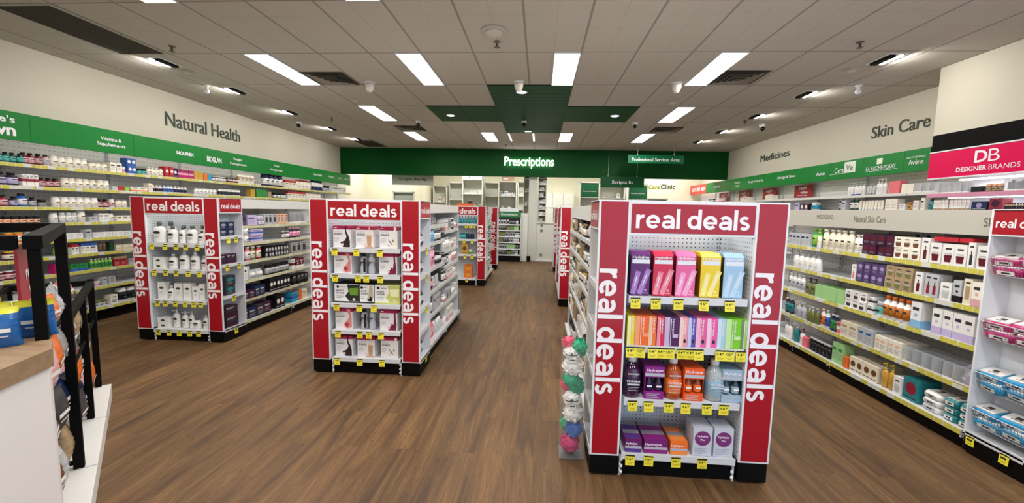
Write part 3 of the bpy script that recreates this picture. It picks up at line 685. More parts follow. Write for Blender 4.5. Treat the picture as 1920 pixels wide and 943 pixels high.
# --- hydration display goods
def stickbox(c, dark, lite):
    b = MB(); w, d, h = .104, .19, .243; y = -d/2; b.box(-w/2, y, 0, w/2, d/2, h-.022, mat(dark, .4)); b.add([(-w/2, y, h-.022), (w/2, y, h-.022), (w/2, y+.03, h), (-w/2, y+.03, h), (-w/2, d/2, h-.004), (w/2, d/2, h-.004), (-w/2, d/2, h-.022), (w/2, d/2, h-.022)], [(0, 1, 2, 3), (3, 2, 5, 4), (0, 3, 4, 6), (1, 7, 5, 2), (4, 5, 7, 6)], mat(c, .35))
    b.fq(-w/2, 0, w/2, h-.022, y-.0004, mat(c, .35)); b.fq(-w*.44, h-.066, w*.47, h-.044, y-.0008, mat('dfe3ea', .4)); b.text('Hydralyte', -w*.42, h-.043, w*.84, .019, y-.0012, M_LET, .018)
    for cx, hh, rr in ((-.024, .128, .2), (.010, .146, .34)):
        ca, sa = math.cos(rr), math.sin(rr); P = lambda u, v: (cx+u*ca+v*sa-.012, .004+v*ca-u*sa+.004)
        pts = [P(-.014, 0), P(.014, 0), P(.014, hh), P(-.014, hh)]; pts = [(max(-w/2+.001, a), max(.002, z)) for a, z in pts]
        b.fp(pts, y-.0012, mat(lite, .35)); q = [P(-.003, hh*.35), P(.001, hh*.35), P(.001, hh*.8), P(-.003, hh*.8)]; b.fp([(max(-w/2+.001, a), z) for a, z in q], y-.0016, M_LET); b.fp([P(-.014, hh*.955), P(.014, hh*.955), P(.014, hh*.97), P(-.014, hh*.97)], y-.0016, mat(c, .35))
    b.disc(w*.3, .03, .008, y-.0012, mat(lite, .4), 12); b.fq(w*.16, .012, w*.44, .017, y-.0012, mat(lite, .4))
    return [('body', b)]
def mk(parts): return [(n, b.mesh(n)) for n, b in parts]
for i, (c, dk, lt, nm) in enumerate((('5a1c66', '1f0d2c', 'a77cc0', 'purple'), ('c81e44', '6d0a1c', 'e58aa0', 'red'), ('e0609a', '8a0f26', 'f0a4c8', 'pink'), ('e8c80e', '9c6a08', 'f2e48a', 'yellow'), ('9cc0dc', '4d5230', 'b8d4e8', 'pale blue'))):
    put(mk(stickbox(c, dk, lt)), 'stick_sachet_carton', FB.M @ Matrix.Translation((.240+.1215*i+(.01 if i > 2 else 0), .125, BIG[0]+.003)), '%s tall carton of drink stick sachets, top shelf of the hydration display' % nm, 'carton')
x = .180
for i, (c, c2, w, nm) in enumerate((('e6d22a', 'f2ec9a', .040, 'yellow'), ('ee6a18', 'f0a070', .074, 'wide orange'), ('ee7a34', 'f3c0a0', .040, 'narrow orange'), ('d32a4e', 'f08aa0', .040, 'red'), ('4d1558', 'c8b4d8', .074, 'wide deep purple'), ('ee9aa2', 'f6d0c8', .044, 'peach pink'), ('5a4ab4', 'c8c8ee', .042, 'blue violet'), ('e8609e', 'f6b8d4', .056, 'pink'), ('ee5aa6', 'f3d0e2', .056, 'bright pink'), ('a8cfe4', 'cfe4f0', .042, 'pale blue'), ('7cc81e', 'c4e8a0', .080, 'wide lime green'), ('9aca40', '6f8a60', .040, 'narrow lime green'))):
    b = MB(); h = .163; b.box(-w/2, -.1, 0, w/2, .1, h, mat(c, .38)); b.fq(-w*.5, 0, -w*.14, h, -.1004, mat(c2, .4)); b.fq(-w*.02-.004, .004, -w*.02-.001, h*.95, -.1006, M_LET)
    b.text('Hydralyte', w*.02, h*.42, .012, h*.52, -.1008, M_LET, .018, rot=True)
    if w > .06: b.fq(w*.08, h*.3, w*.48, h*.42, -.1006, mat(c2, .4))
    if i in (5, 6, 7, 8): b.sphere((w*.2, -.1005, h*.2), .007, mat('28303a'), 8, (.008, .0006, .012))
    put([('body', b.mesh('tablet_carton'))], 'tablet_tube_carton', FB.M @ Matrix.Translation((x+w/2, .108, BIG[1]+.003)), '%s effervescent tablet carton, second shelf of the hydration display' % nm, 'carton'); x += w+.0012+(.004 if i in (2, 4) else 0)
def drink(c, lab, cl):
    b = MB(); liq = mat(c, .06, alpha=.8 if cl else 1, coat=.6); lb = mat(lab, .4); r = .05
    b.lathe([(r*.9, 0, liq), (r, .01, liq), (r, .032, liq), (r*1.01, .033, lb), (r*1.01, .115, lb), (r, .116, liq), (r, .140, liq), (r*.94, .155, liq), (r*.66, .180, liq), (r*.40, .190, liq), (r*.38, .206)], liq, 22)
    b.text('Hydralyte', -.036, .088, .072, .017, -r*1.03, M_LET, .018)
    b.fq(-.034, .074, .034, .084, -r*1.03, mat('c9cdd4')); inkbars(b, -.03, .03, .064, 3, -r*1.03, 'silver', .009, .003); b.text('NO MESS', -.03, .134, .06, .009, -r*1.02, M_LET, .018)
    c_ = MB(); c_.lathe([(r*.46, .198), (r*.46, .224), (r*.42, .229)], mat('f4f4f4', .3), 18)
    return [('body', b), ('cap', c_)]
def fourpack(c, dk, lab):
    b = MB(); w, d, h = .106, .16, .185; m = mat(c, .38); y = -d/2; b.box(-w/2, y, 0, w/2, d/2, .042, m); b.box(-w/2, y, .125, w/2, d/2, h, m); b.box(-w/2, y+.03, .042, w/2, d/2, .125, mat(dk, .4)); b.box(-w/2, y, .042, -w/2+.004, d/2, .125, m); b.box(w/2-.004, y, .042, w/2, d/2, .125, mat(dk, .4))
    b.text('Hydralyte', -w*.42, .152, w*.84, .02, y-.0008, M_LET, .018); b.fq(-w*.5, .13, w*.5, .148, y-.0006, mat('b8bcc6')); inkbars(b, -w*.4, w*.3, .03, 3, y-.0006, 'silver', .01, .003)
    out = [('body', b)]
    for k, cx in enumerate((-.026, .026)):
        q = MB(); q.lathe([(.019, .042, mat(dk, .15)), (.021, .05, mat(lab, .3)), (.021, .088, mat(dk, .15)), (.018, .1, mat(dk, .15)), (.01, .115, mat(dk, .15)), (.01, .123)], mat(dk, .15), 14, cx, y+.024); q.fq(cx-.014, .066, cx+.014, .076, y+.0025, M_LET); out.append(('small_bottle', q))
    return out
for xx, c, lb, cl, nm in ((.229, '3a1038', '2c1038', 0, 'dark purple'), (.487, 'b8501c', 'f0762a', 1, 'orange'), (.685, 'b9c2c4', '8fb6cc', 1, 'clear')):
    put(mk(drink(c, lb, cl)), 'drink_bottle', FB.M @ Matrix.Translation((xx if nm != 'orange' else .457, .062, BIG[2]+.003)), 'large %s rehydration drink bottle with white cap, third shelf of the hydration display' % nm, 'bottle')
for xx, c, dk, lb, nm in ((.345, '8a1f86', '260c2e', '3a2050', 'purple'), (.560, 'ee5a1e', '8a3a10', 'f07a3a', 'orange'), (.765, '9ab8cc', '2d4450', '9fb6c4', 'pale blue')):
    put(mk(fourpack(c, dk, lb)), 'drink_multipack', FB.M @ Matrix.Translation((xx, .095, BIG[2]+.003)), '%s open-sided multipack of small drink bottles, third shelf of the hydration display' % nm, 'multipack')
def iceblock(w, c, c2, d=.2, h=.078):
    b = MB(); m = mat(c, .38); b.box(-w/2, -d/2, 0, w/2, d/2, h, m, sk=(0, 0)); b.fq(-w*.5, .022, w*.5, .036, -d/2-.0006, mat('b9b4c4')); b.fq(-w*.5, 0, w*.5, .02, -d/2-.0006, mat(c2)); b.text('Hydralyte', -w*.45, .040, w*.7, .018, -d/2-.001, M_LET, .018)
    for k in range(2):
        y0 = -d/2+.008+k*.1; b.box(-w*.5, y0+.055, h, w*.5, y0+.095, h+.0008, mat('8f8a90')); b.box(-w*.36, y0, h, w*.36, y0+.05, h+.0008, mat(c2))
    return [('body', b)]
for xx, w, c, c2, nm in ((.247, .092, '6a1d68', '53308a', 'narrow purple ice block carton'), (.372, .13, '7a1d72', '8a1a78', 'wide purple ice block carton'), (.500, .094, 'f0762a', 'f08a3a', 'orange ice block carton')):
    b = mk(iceblock(w, c, c2)); put(b, 'ice_block_carton', FB.M @ Matrix.Translation((xx, .115, BIG[3]+.003)), nm+', bottom shelf of the hydration display', 'carton')
for q, xx in enumerate((.627, .742)):
    b = MB(); w, h, d = .104, .165, .12; b.box(-w/2, -d/2, 0, w/2, d/2, h, mat('c8ccd8', .4)); b.disc(0, h*.62, .043, -d/2-.0008, mat('7a2a72'), 30); b.text('Hydralyte', -.030, h*.64, .058, .016, -d/2-.0014, M_LET, .018); b.text('Plus', -.012, h*.54, .024, .011, -d/2-.0014, M_LET, .018); inkbars(b, -.042, .03, .045, 4, -d/2-.0008, '9a9cb0', .010, .003)
    put(mk([('body', b)]), 'powder_carton', FB.M @ Matrix.Translation((xx, .075, BIG[3]+.003)), 'pale grey carton with purple roundel, %s one, bottom shelf of the hydration display' % ('left', 'right')[q], 'carton')
for lv, nm, L in ((0, 'top', ((.213, '16'), (.322, '16'), (.443, '16'), (.576, '16'), (.712, '16'))),
    (1, 'second', ((.200, '14'), (.255, '25'), (.319, '14'), (.368, '14'), (.412, '25'), (.475, '14'), (.522, '14'), (.566, '14'), (.682, '14'), (.730, '25'), (.79, '14'))),
    (2, 'third', ((.225, '14'), (.313, '16'), (.425, '14'), (.516, '16'), (.630, '14'), (.722, '16'))),
    (3, 'bottom', ((.227, '16'), (.332, '26'), (.482, '16'), (.625, '19')))):
    for q, (xx, p) in enumerate(L):
        ticket(FB, xx, BIG[lv]-.004-(.0 if lv else 0), p, 'yellow ticket reading $%s.99, %s from left, %s shelf of the hydration display' % (p, ORD[q], nm), y=-.004)

# --- shakes display goods
def shake(w, h, lid, shape, c, c3, title=('CLASSIC', 'SHAKE')):
    b = MB(); d = .17; y = -d/2; b.box(-w/2, y, 0, w/2, d/2, h, mat('e9e6e6', .4)); b.box(-w/2-.0006, y-.0006, h*.84, w/2+.0006, d/2, h+.0006, mat(lid, .4))
    b.text(title[0], -w*.43, h*.70, w*.42, h*.085, y-.001, mat('b4b4b8'), 0); b.text(title[1], -w*.43, h*.57, w*.46, h*.10, y-.001, M_BLACK, .02)
    inkbars(b, -w*.43, -w*.12, h*.46, 4, y-.0008, '9a9aa0', h*.055, h*.012); b.fq(-w*.44, h*.9, -w*.28, h*.93, y-.0012, M_LET)
    m, m3 = mat(c, .35), mat(c3, .35)
    if shape == 'pour':     # dark chocolate pour
        b.fp([(w*.16, h*1.0), (w*.28, h*1.0), (w*.25, h*.78), (w*.38, h*.55), (w*.46, h*.3), (w*.46, h*.02), (w*.06, h*.02), (w*-.04, h*.16), (-w*.1, h*.24), (w*.16, h*.32), (w*.27, h*.5), (w*.2, h*.68)], y-.0012, m)
    elif shape == 'glass':
        b.fp([(w*.12, h*.58), (w*.4, h*.58), (w*.37, h*.06), (w*.16, h*.06)], y-.0012, m); b.fp([(w*.14, h*.66), (w*.38, h*.66), (w*.4, h*.58), (w*.12, h*.58)], y-.0014, m3); b.fp([(w*.24, h*.98), (w*.28, h*.98), (w*.34, h*.6), (w*.29, h*.6)], y-.0016, m3); b.fq(w*.02, .001, w*.48, h*.07, y-.001, m)
    elif shape == 'vanilla':
        for a in ((-.02, .42, .14, .2), (.06, .34, .2, .16)): b.fp([(w*a[0], h*a[1]), (w*(a[0]+.03), h*(a[1]+.01)), (w*(a[2]+.03), h*a[3]), (w*a[2], h*a[3])], y-.0012, mat('5a4a38'))
        b.fp([(w*.22, h*.45), (w*.3, h*.38), (w*.3, h*.3), (w*.22, h*.34)], y-.0012, mat('6f8a4a')); b.fp([(w*.3, h*1), (w*.44, h*1), (w*.4, h*.5), (w*.46, h*.05), (w*.26, h*.05), (w*.34, h*.5)], y-.001, m)
    elif shape == 'berry':
        b.fp([(w*.14, h*.98), (w*.36, h*.98), (w*.44, h*.6), (w*.46, h*.1), (w*.2, h*.03), (-w*.02, h*.12), (w*.04, h*.3), (w*.2, h*.42), (w*.34, h*.62)], y-.0012, m); b.disc(w*.16, h*.22, w*.13, y-.0014, m3, 12)
    else:   # splash
        b.fp([(w*.3, h*.98), (w*.4, h*.98), (w*.42, h*.6), (w*.47, h*.3), (w*.44, h*.02), (-w*.02, h*.02), (w*.02, h*.14), (w*.1, h*.22), (w*.28, h*.3), (w*.33, h*.6)], y-.0012, m); b.disc(w*.2, h*.3, w*.05, y-.0013, m3, 10)
    b.disc(w*.02, h*.14, w*.075, y-.0018, mat('f2e8e8'), 14); b.disc(w*.02, h*.14, w*.055, y-.0022, mat('d0606a'), 14); b.disc(w*.02, h*.14, w*.035, y-.0026, mat('f6f0f0'), 12)
    return [('body', b)]
KND = {'choc': ('pour', '2a1a1c', '5a3a30', 'dark chocolate pour'), 'latte': ('glass', 'c69a78', 'ead2ba', 'latte glass'), 'van': ('vanilla', 'efe6d0', 'efe6d0', 'vanilla pods'), 'straw': ('berry', 'd88a86', 'b83a40', 'strawberries'), 'rasp': ('splash', '7a1a38', '4a0f24', 'berry splash')}
def putshake(x, lv, kn, sh, w=.158, h=.19):
    s = KND[kn]; put(mk(shake(w, h, 'a8174c', s[0], s[1], s[2])), 'shake_carton', FM.M @ Matrix.Translation((x+w/2, .115, MID[lv]+.003)), 'white shake carton printed with %s, %s shelf of the shakes display' % (s[3], sh), 'carton')
for x, k in ((.198, 'choc'), (.403, 'latte'), (.618, 'van')): putshake(x, 0, k, 'top'); putshake(x, 4, k, 'bottom')
for x, k in ((.203, 'straw'), (.612, 'rasp')): putshake(x, 1, k, 'second'); putshake(x, 3, k, 'fourth')
def shaker(dark):
    b = MB(); m = mat('c9ccd2', .15, alpha=.8, coat=.5)
    b.lathe([(.026, 0), (.030, .01), (.030, .055), (.022, .085), (.022, .095), (.030, .115), (.029, .135), (.018, .155)], m, 18); b.fq(-.012, .1, .012, .108, -.031, 'ink')
    if dark: b.box(.008, -.030, .015, .026, -.022, .14, mat('17171a', .3))
    c = MB(); c.lathe([(.019, .153), (.017, .172), (.009, .18)], mat('16161a' if dark else 'd2d4d8', .3), 14)
    return [('body', b), ('cap', c)]
for lv, sh in ((1, 'second'), (3, 'fourth')):
    for q, x in enumerate((.455, .530)): put(mk(shaker(q == 0)), 'shaker_bottle', FM.M @ Matrix.Translation((x, .07, MID[lv]+.003)), '%s shaker bottle, %s shelf of the shakes display' % (('clear black-capped', 'clear pale-capped')[q], sh), 'bottle')
def rapid(w, c, c2, t1, t2, big):
    b = MB(); d, h = .17, .168; y = -d/2; b.box(-w/2, y, 0, w/2, d/2, h, mat('efefee', .4)); b.box(-w/2-.0006, y-.0004, 0, w/2+.0006, d/2, h*.07, mat(c)); b.box(-w/2-.0006, y+.002, h*.07, w/2+.0006, d/2+.0006, h+.001, mat(c))
    b.disc(-w*.36, h*.84, h*.07, y-.001, M_BLACK, 14); b.fq(-w*.26, h*.82, -w*.02, h*.86, y-.001, 'grey'); b.text(t1, -w*.42, h*.60, w*(.3 if big else .42), h*.09, y-.001, M_BLACK, .018); b.text(t2, -w*.42, h*.47, w*(.32 if big else .5), h*.09, y-.001, M_BLACK, .018)
    inkbars(b, -w*.42, -w*.14, h*.36, 2, y-.001, 'grey', h*.09, h*.03)
    if big: b.fp([(w*.02, h*.98), (w*.5, h*.98), (w*.5, h*.08), (w*.1, h*.08), (-w*.06, h*.36), (w*.08, h*.6)], y-.0008, mat(c)); b.fp([(w*.1, h*.78), (w*.48, h*.82), (w*.46, h*.4), (w*.14, h*.42)], y-.0012, mat(c2)); b.disc(w*.3, h*.18, w*.06, y-.0014, mat('e9d0d0'), 12)
    else: b.fp([(w*.2, h*.95), (w*.4, h*.95), (w*.46, h*.3), (w*.3, h*.05), (-w*.04, h*.2), (w*.1, h*.36)], y-.001, mat(c2)); b.fp([(w*.02, h*.12), (w*.3, h*.4), (w*.4, h*.1)], y-.0013, M_BLACK)
    return [('body', b)]
for x, w, c, c2, t1, t2, g, nm in ((.200, .222, '1c2418', '6a9a2c', 'RAPID', 'SHAKE', 1, 'wide black and green'), (.432, .128, '2a2a2a', 'b9b49a', 'HIGH PROTEIN', 'SHAKE', 0, 'narrow cream and black'), (.568, .225, 'c9cc68', 'eef0c0', 'RAPID', 'SHAKE', 1, 'wide white and pale green')):
    put(mk(rapid(w, c, c2, t1, t2, g)), 'shake_carton', FM.M @ Matrix.Translation((x+w/2, .115, MID[2]+.003)), nm+' shake carton, third shelf of the shakes display', 'carton')
for lv, nm, L in ((0, 'top', (.225, .423, .632)), (1, 'second', (.225, .430, .506, .632)), (2, 'third', (.232, .440, .573)), (3, 'fourth', (.240, .440, .524, .634)), (4, 'bottom', (.228, .438, .640))):
    for q, xx in enumerate(L):
        p = {0: '49', 1: ('49', '9', '9', '49'), 2: '59', 3: ('49', '9', '9', '49'), 4: '49'}[lv]; p = p[q] if isinstance(p, tuple) else p
        ticket(FM, xx, MID[lv]-.006, p, 'yellow price ticket, %s from left, %s shelf of the shakes display' % (ORD[q], nm), y=-.004)

# --- lotion display goods (all white packs with a dark oval label)
def lotion(kind, w, h, cap):
    b = MB(); r = w/2; m = mat('eceae6', .3); ov = mat('3a4640', .4)
    if kind == 'box': b.box(-r, -.05, 0, r, .05, h, m); b.disc(0, h*.5, w*.2, -.0508, ov, 16, h*.2); return [('body', b)]
    if kind == 'tallbox': b.box(-r, -.035, 0, r, .035, h, m); b.disc(0, h*.68, w*.3, -.0358, ov, 16, h*.07); inkbars(b, -r*.5, r*.5, h*.45, 2, -.0358, 'silver', .014, .004); return [('body', b)]
    hb = h*.80; fl = .62 if kind == 'flat' else .72
    b.lathe([(r*.92, 0), (r, h*.03), (r, hb*.78), (r*.86, hb*.9), (r*.4, hb)], m, 18, ys=fl); b.disc(0, hb*.62, r*.62, -r*fl-.0015, ov, 18, hb*.085); b.disc(0, hb*.62, r*.5, -r*fl-.002, mat('1b201e'), 18, hb*.06); inkbars(b, -r*.5, r*.5, hb*.42, 2, -r*fl-.0012, '8f8f94', .012, .004)
    c = MB(); cm = mat(cap, .35)
    if kind == 'pump': c.lathe([(r*.34, hb), (r*.34, hb+.02), (.005, hb+.022), (.005, h*.95), (r*.28, h*.95), (r*.28, h)], cm, 12); c.box(-.006, -.05, h*.95, .006, 0, h*.985, cm)
    else: c.lathe([(r*.34, hb), (r*.34, h), (r*.3, h)], cm, 12)
    return [('body', b), ('pump' if kind == 'pump' else 'cap', c)]
LD = ((0, 'top', (('flat', .130, .225, '5a625c', .245), ('flat', .112, .185, '5a625c', .395), ('flat', .07, .18, '5a625c', .505), ('flat', .115, .19, '5a625c', .620), ('flat', .075, .14, '5a625c', .725))),
  (1, 'second', (('box', .115, .062, '', .250), ('flat', .10, .165, 'c9d6e2', .385), ('flat', .115, .20, 'b8c8da', .515), ('flat', .105, .19, 'd8e0e8', .640), ('flat', .08, .15, 'c9d6e2', .745))),
  (2, 'third', (('tallbox', .085, .185, '', .255), ('flat', .075, .15, 'd8e0e8', .345), ('tallbox', .088, .18, '', .448), ('tallbox', .086, .18, '', .552), ('tallbox', .07, .15, '', .645), ('tallbox', .062, .18, '', .720))),
  (3, 'bottom', (('box', .12, .058, '', .262), ('pump', .075, .205, 'e6e6e6', .385), ('pump', .072, .185, 'e6e6e6', .485), ('pump', .055, .19, 'dadada', .560), ('flat', .095, .115, '6a6a8a', .620), ('pump', .065, .155, 'e6e6e6', .725))))
for lv, nm, L in LD:
    for q, (k, w, h, cp, x) in enumerate(L):
        P = mk(lotion(k, w, h, cp)); kn = {'box': 'soap_carton', 'tallbox': 'lotion_carton', 'pump': 'lotion_pump_bottle', 'flat': 'lotion_bottle'}[k]
        for lay in range(2 if k == 'box' else 1):
            put(P, kn, FL.M @ Matrix.Translation((x, .08, FAR[lv]+.003+lay*(h+.001))), 'white lotion pack with oval label, %s from left%s, %s shelf of lotion display' % (ORD[q], ', %s one' % ('lower', 'upper')[lay] if k == 'box' else '', nm), 'bottle' if k in ('pump', 'flat') else 'carton')
        if k == 'flat' and lv < 2:
            put(P, kn, FL.M @ Matrix.Translation((x+.03, .19, FAR[lv]+.003)), 'white lotion bottle in the second rank behind the %s one, %s shelf of lotion display' % (ORD[q], nm), 'bottle')
for lv, nm, L in ((0, 'top', (.225, .375, .50, .605, .735)), (1, 'second', (.232, .36, .482, .62, .745)), (2, 'third', (.25, .34, .45, .565, .66, .74)), (3, 'bottom', (.235, .36, .48, .60, .70))):
    for q, xx in enumerate(L): ticket(FL, xx, FAR[lv]-.006, '', 'yellow price ticket, %s from left, %s shelf of the lotion display' % (ORD[q], nm), y=-.004)
# its aisle side: dark multipacks in a shallow side bay
FLs = Frame((-4.365+EW, 4.22, 0), PI/2)
row(FLs, 1.158, 'top side shelf of the lotion display', [(.05, 'B', 'oval', 'navy', 'grey', .105, .09, .075, 2, 2)], 'care', 0, 1, .03, 'multipack')
row(FLs, .853, 'second side shelf of the lotion display', [(.05, 'B', 'band', 'plum', 'ink', .075, .09, .10, 3)], 'care', 0, 1, .03, 'multipack')
row(FLs, .503, 'third side shelf of the lotion display', [(.10, 'B', 'oval', 'ink', 'teal', .15, .09, .105, 1, 2)], 'care', 0, 1, .03, 'multipack')
row(FLs, .143, 'bottom side shelf of the lotion display', [(.05, 'B', 'plain', 'black', 'ink', .03, .09, .22, 1), (None, 'B', 'band', 'plum', 'ink', .18, .09, .115, 1, 2)], 'care', 0, 1, .03, 'multipack')
for q, (x, z) in enumerate(((.12, 1.14), (.24, 1.14), (.09, .84), (.27, .84), (.17, .49), (.18, .12))): ticket(FLs, x, z, '', 'yellow price ticket on the aisle side of the lotion display, %s counting down' % ORD[q], y=-.004)
FMs = Frame((-2.012+EW, 3.555, 0), PI/2)
for q, z in enumerate((1.153, .903, .603, .143)):
    row(FMs, z, '%s side shelf of the shakes display' % ('top', 'second', 'third', 'bottom')[q], [(.08, 'S', 'mid', 'ink', 'silver', .10, .07, .13, 2)], 'snack', 0, 1, .03, 'powder')
    ticket(FMs, .2, z-.012, '', 'yellow price ticket on the %s side shelf of the shakes display' % ('top', 'second', 'third', 'bottom')[q], y=-.004)
FBs = Frame((.32, 2.29+ED, 0), -PI/2)
for q, z in enumerate((1.103, .863, .603, .363, .143)):
    row(FBs, z, '%s side shelf of the hydration display' % ('top', 'second', 'third', 'fourth', 'bottom')[q], [(.10, 'B', 'window', ('ivory', 'ink', 'cream', 'white', 'black')[q], 'grey', .12, .06, .15, 1)], 'gift', 0, 1, .03, 'gift')

# --- wire baskets of wipes on the side of the right-hand display
FRs = Frame((2.79, 2.43+ED, 0), -PI/2)
def basket(z, label):
    t = thing('wire_basket', FRs.at(.03, -.01, z), -PI/2, label, 'basket'); L, D, H = .68, .17, .105
    L = .30; w = mat('c9ccd0', .25, .6)
    b = MB(); b.tube([(0, 0, H), (L, 0, H), (L, D, H), (0, D, H), (0, 0, H)], .0032, w, 6); b.tube([(.02, .03, 0), (L-.02, .03, 0), (L-.02, D-.02, 0), (.02, D-.02, 0), (.02, .03, 0)], .0026, w, 6); b.tube([(.008, .012, H*.55), (L-.008, .012, H*.55)], .0022, w, 6); b.build('rim', t)
    b = MB()
    for k in range(16):
        x = .012+(L-.024)*k/15; x2 = .022+(L-.044)*k/15; b.tube([(x, 0, H), (x2, .03, 0), (x2, D-.02, 0)], .0017, w, 5)
    for k in range(5):
        y = .03+.028*k; b.tube([(.0, y, H), (.02, y+.005, 0)], .0017, w, 5); b.tube([(L, y, H), (L-.02, y+.005, 0)], .0017, w, 5)
    b.build('wire_mesh', t)
for q, (z, c, nm) in enumerate(((1.165, 'b3156a', 'magenta'), (.77, 'b3156a', 'magenta'), (.44, '1c8ec0', 'blue'), (.20, '1c8ec0', 'blue'))):
    basket(z, 'wire basket holding %s wipes packs, %s from the top of the baskets' % (nm, ORD[q]))
    P = mk(softpack(.155, .12, .05, c, 'white'))
    for i in range(2):
        for l in range(2):
            put(P, 'wipes_pack', FRs.M @ Matrix.Translation((.105+.155*i-.03*l, .075+.01*l, z+.012+.058*l+(.01 if i else 0))) @ Matrix.Rotation(rnd.uniform(-.2, .2), 4, 'Z') @ Matrix.Rotation(.25, 4, 'X'), '%s and white wipes pack, %s, %s layer, %s wire basket from the top' % (nm, ('far end', 'near end')[i], ('lower', 'upper')[l], ORD[q]), 'wipes')
for q, x in enumerate((.05, .25)): ticket(FRs, x, .12, '', 'yellow price ticket under the wire baskets, %s one' % ('first', 'second')[q], y=-.004)
# --- green and dark bottles of the third display
row(F3, 1.223, 'top shelf of the distant spray display', [(.42, 'P', 'turquoise', 'teal', 'black', .055, .055, .14, 7)], 'spray', 0, 1, .05, 'spray')
row(F3, .923, 'second shelf of the distant spray display', [(.46, 'B', 'band', 'teal', 'turquoise', .12, .1, .12, 1), (None, 'K', 'navy', 'ink', 'silver', .05, .05, .12, 3)], 'care', 0, 1, .05, 'care')
row(F3, .623, 'third shelf of the distant spray display', [(.5, 'B', 'roundel', 'gold', 'brown', .12, .1, .2, 1), (None, 'J', 'lime', 'olive', 'white', .08, .08, .09, 1)], 'care', 0, 1, .05, 'care')
row(F3, .151, 'bottom shelf of the distant spray display', [(.55, 'B', 'window', 'orange', 'gold', .16, .1, .13, 1, 2)], 'care', 0, 1, .05, 'care')
for q, (x, z) in enumerate(((.60, 1.2), (.68, 1.2), (.75, 1.2), (.56, .9), (.72, .9), (.58, .6), (.72, .6), (.62, .13))): ticket(F3, x, z, '', 'yellow price ticket on the distant spray display, %s counting down' % ORD[q], y=-.004)

# ------------------------------------------------------------------ gondolas
def gondola(loc, rot, L, levels, label, half=.475, header=(1.42, 1.55), front_only=False, strip=True, htxt=(), hy=None, bays=None, sd=None, topc=None, ends=()):
    """double-sided run; local x along it, visible shelves at y 0..half. levels: per bay lists or one list"""
    t = thing('gondola_shelving', loc, rot, label, 'shelving'); D = half; top = header[1]
    bays = bays or [(0, L)]; sd = sd or D-.03; pm = M_SLOT
    b = MB(); b.box(.0, .03, 0, L, 2*D-.03, .10, M_KICK); b.build('kick_base', t)
    b = MB(); b.box(0, D-.012, .1, L, D+.012, top, pm); b.build('back_panel', t)
    for e in ends: b = MB(); b.box(e-.012 if e else 0, .03, .1, e if e else .012, D-.012, top, M_PEGY); b.build('end_panel', t)
    for k, x in enumerate(sorted({q for bb in bays for q in bb})):
        b = MB(); b.box(max(0, x-.015), D-.03, .0, min(L, x+.015), D+.03, top, M_STEEL)
        b.box(max(0, x-.012), .0, .075, min(L, x+.012), 2*D, .1, M_STEEL)
        for z in range(int((top-.15)/.05)): b.box(x-.004, D-.0312, .14+.05*z, x+.004, D-.0300, .165+.05*z, mat('2b2d30'))
        b.box(x-.01, .028, .015, x-.002, .0302, .03, M_WHITE); b.box(x-.01, .028, .05, x-.002, .0302, .065, M_WHITE)
        b.build('upright', t)
    for bi, (x0, x1) in enumerate(bays):
        lv = levels[bi] if isinstance(levels[0], (list, tuple)) else levels
        for li, z in enumerate(lv):
            for s in ((0,) if front_only else (0, 1)):
                q = 0 if li == len(lv)-1 else D-sd
                yy = (q, D-.013) if s == 0 else (D+.013, 2*D-q)
                fr = (q, q+.006) if s == 0 else (2*D-q-.006, 2*D-q)
                b = MB(); b.box(x0+.003, yy[0]+.006, z-.016, x1-.003, yy[1]-(.006 if s else 0), z, M_STEEL); b.box(x0+.003, fr[0], z-.036, x1-.003, fr[1], z+.003, M_STEEL)
                sh = b.build('shelf', t)
                if s == 0 and strip:
                    b = MB(); b.box(x0+.006, q-.003, z-.034, x1-.006, q-.0005, z, M_TICK if strip is True else strip); b.build('ticket_strip', sh)
    hy = .035 if hy is None else hy
    b = MB(); hc_ = mat('b9b5aa' if htxt else 'd8d8d4', .5)
    b.box(0, hy, header[0], L, hy+.008, header[1], hc_)
    for tx in htxt: b.text(tx[0], tx[1], tx[2], tx[3], tx[4], hy-.0015, mat('5c5a50'), tx[5] if len(tx) > 5 else .0)
    b.box(0, 2*D-hy-.008, header[0], L, 2*D-hy, header[1], mat('d8d6d2', .45)); b.box(0, hy+.008, header[1]-.01, L, 2*D-hy-.008, header[1], mat('d8d6d2', .45)); b.build('header_board', t)
    return Frame(loc, rot)
# lotions run, aisle side faces the middle aisle
A1, A2 = [1.257, 1.055, .838, .614, .390, .145], [1.257, 1.033, .80, .607, .434, .145]
G1 = gondola((-3.40, 4.585, 0), PI/2, 2.3, A1, 'white double-sided shelving run of hair care behind the lotion display', .48, (1.455, 1.565), strip=M_TICKP, bays=[(0, .96), (.96, 1.6), (1.6, 2.3)])
o1 = 4.585; hc = 'hair care'
row(G1, 1.26, 'top shelf behind lotion display', [(4.60, 'B', 'band', 'purple', 'ink', .10, .12, .15, 1), (4.72, 'B', 'lines', 'lavender', 'purple', .16, .1, .12, 1), (None, 'W', '', 'lilac', 'white', .15, .1, .05, 1, 2), (5.03, 'B', 'window', 'silver', 'ink', .078, .1, .13, 3), (5.28, 'B', 'window', 'peach', 'grey', .075, .1, .13, 3), (5.56, 'C', '', 'ink', 'charcoal', .14, .12, .16, 3)], hc, o1, 1, .02, 'hair')
row(G1, 1.058, 'second shelf behind lotion display', [(4.60, 'K', 'white', 'white', 'cream', .07, .07, .09, 2, 2), (4.77, 'B', 'band', 'lavender', 'blue', .22, .12, .075, 1, 2), (5.40, 'T', 'white', 'ink', 'white', .035, .05, .1, 4), (5.58, 'T', 'pink', 'ink', 'rose', .048, .06, .14, 5)], hc, o1, 1, .02, 'hair')
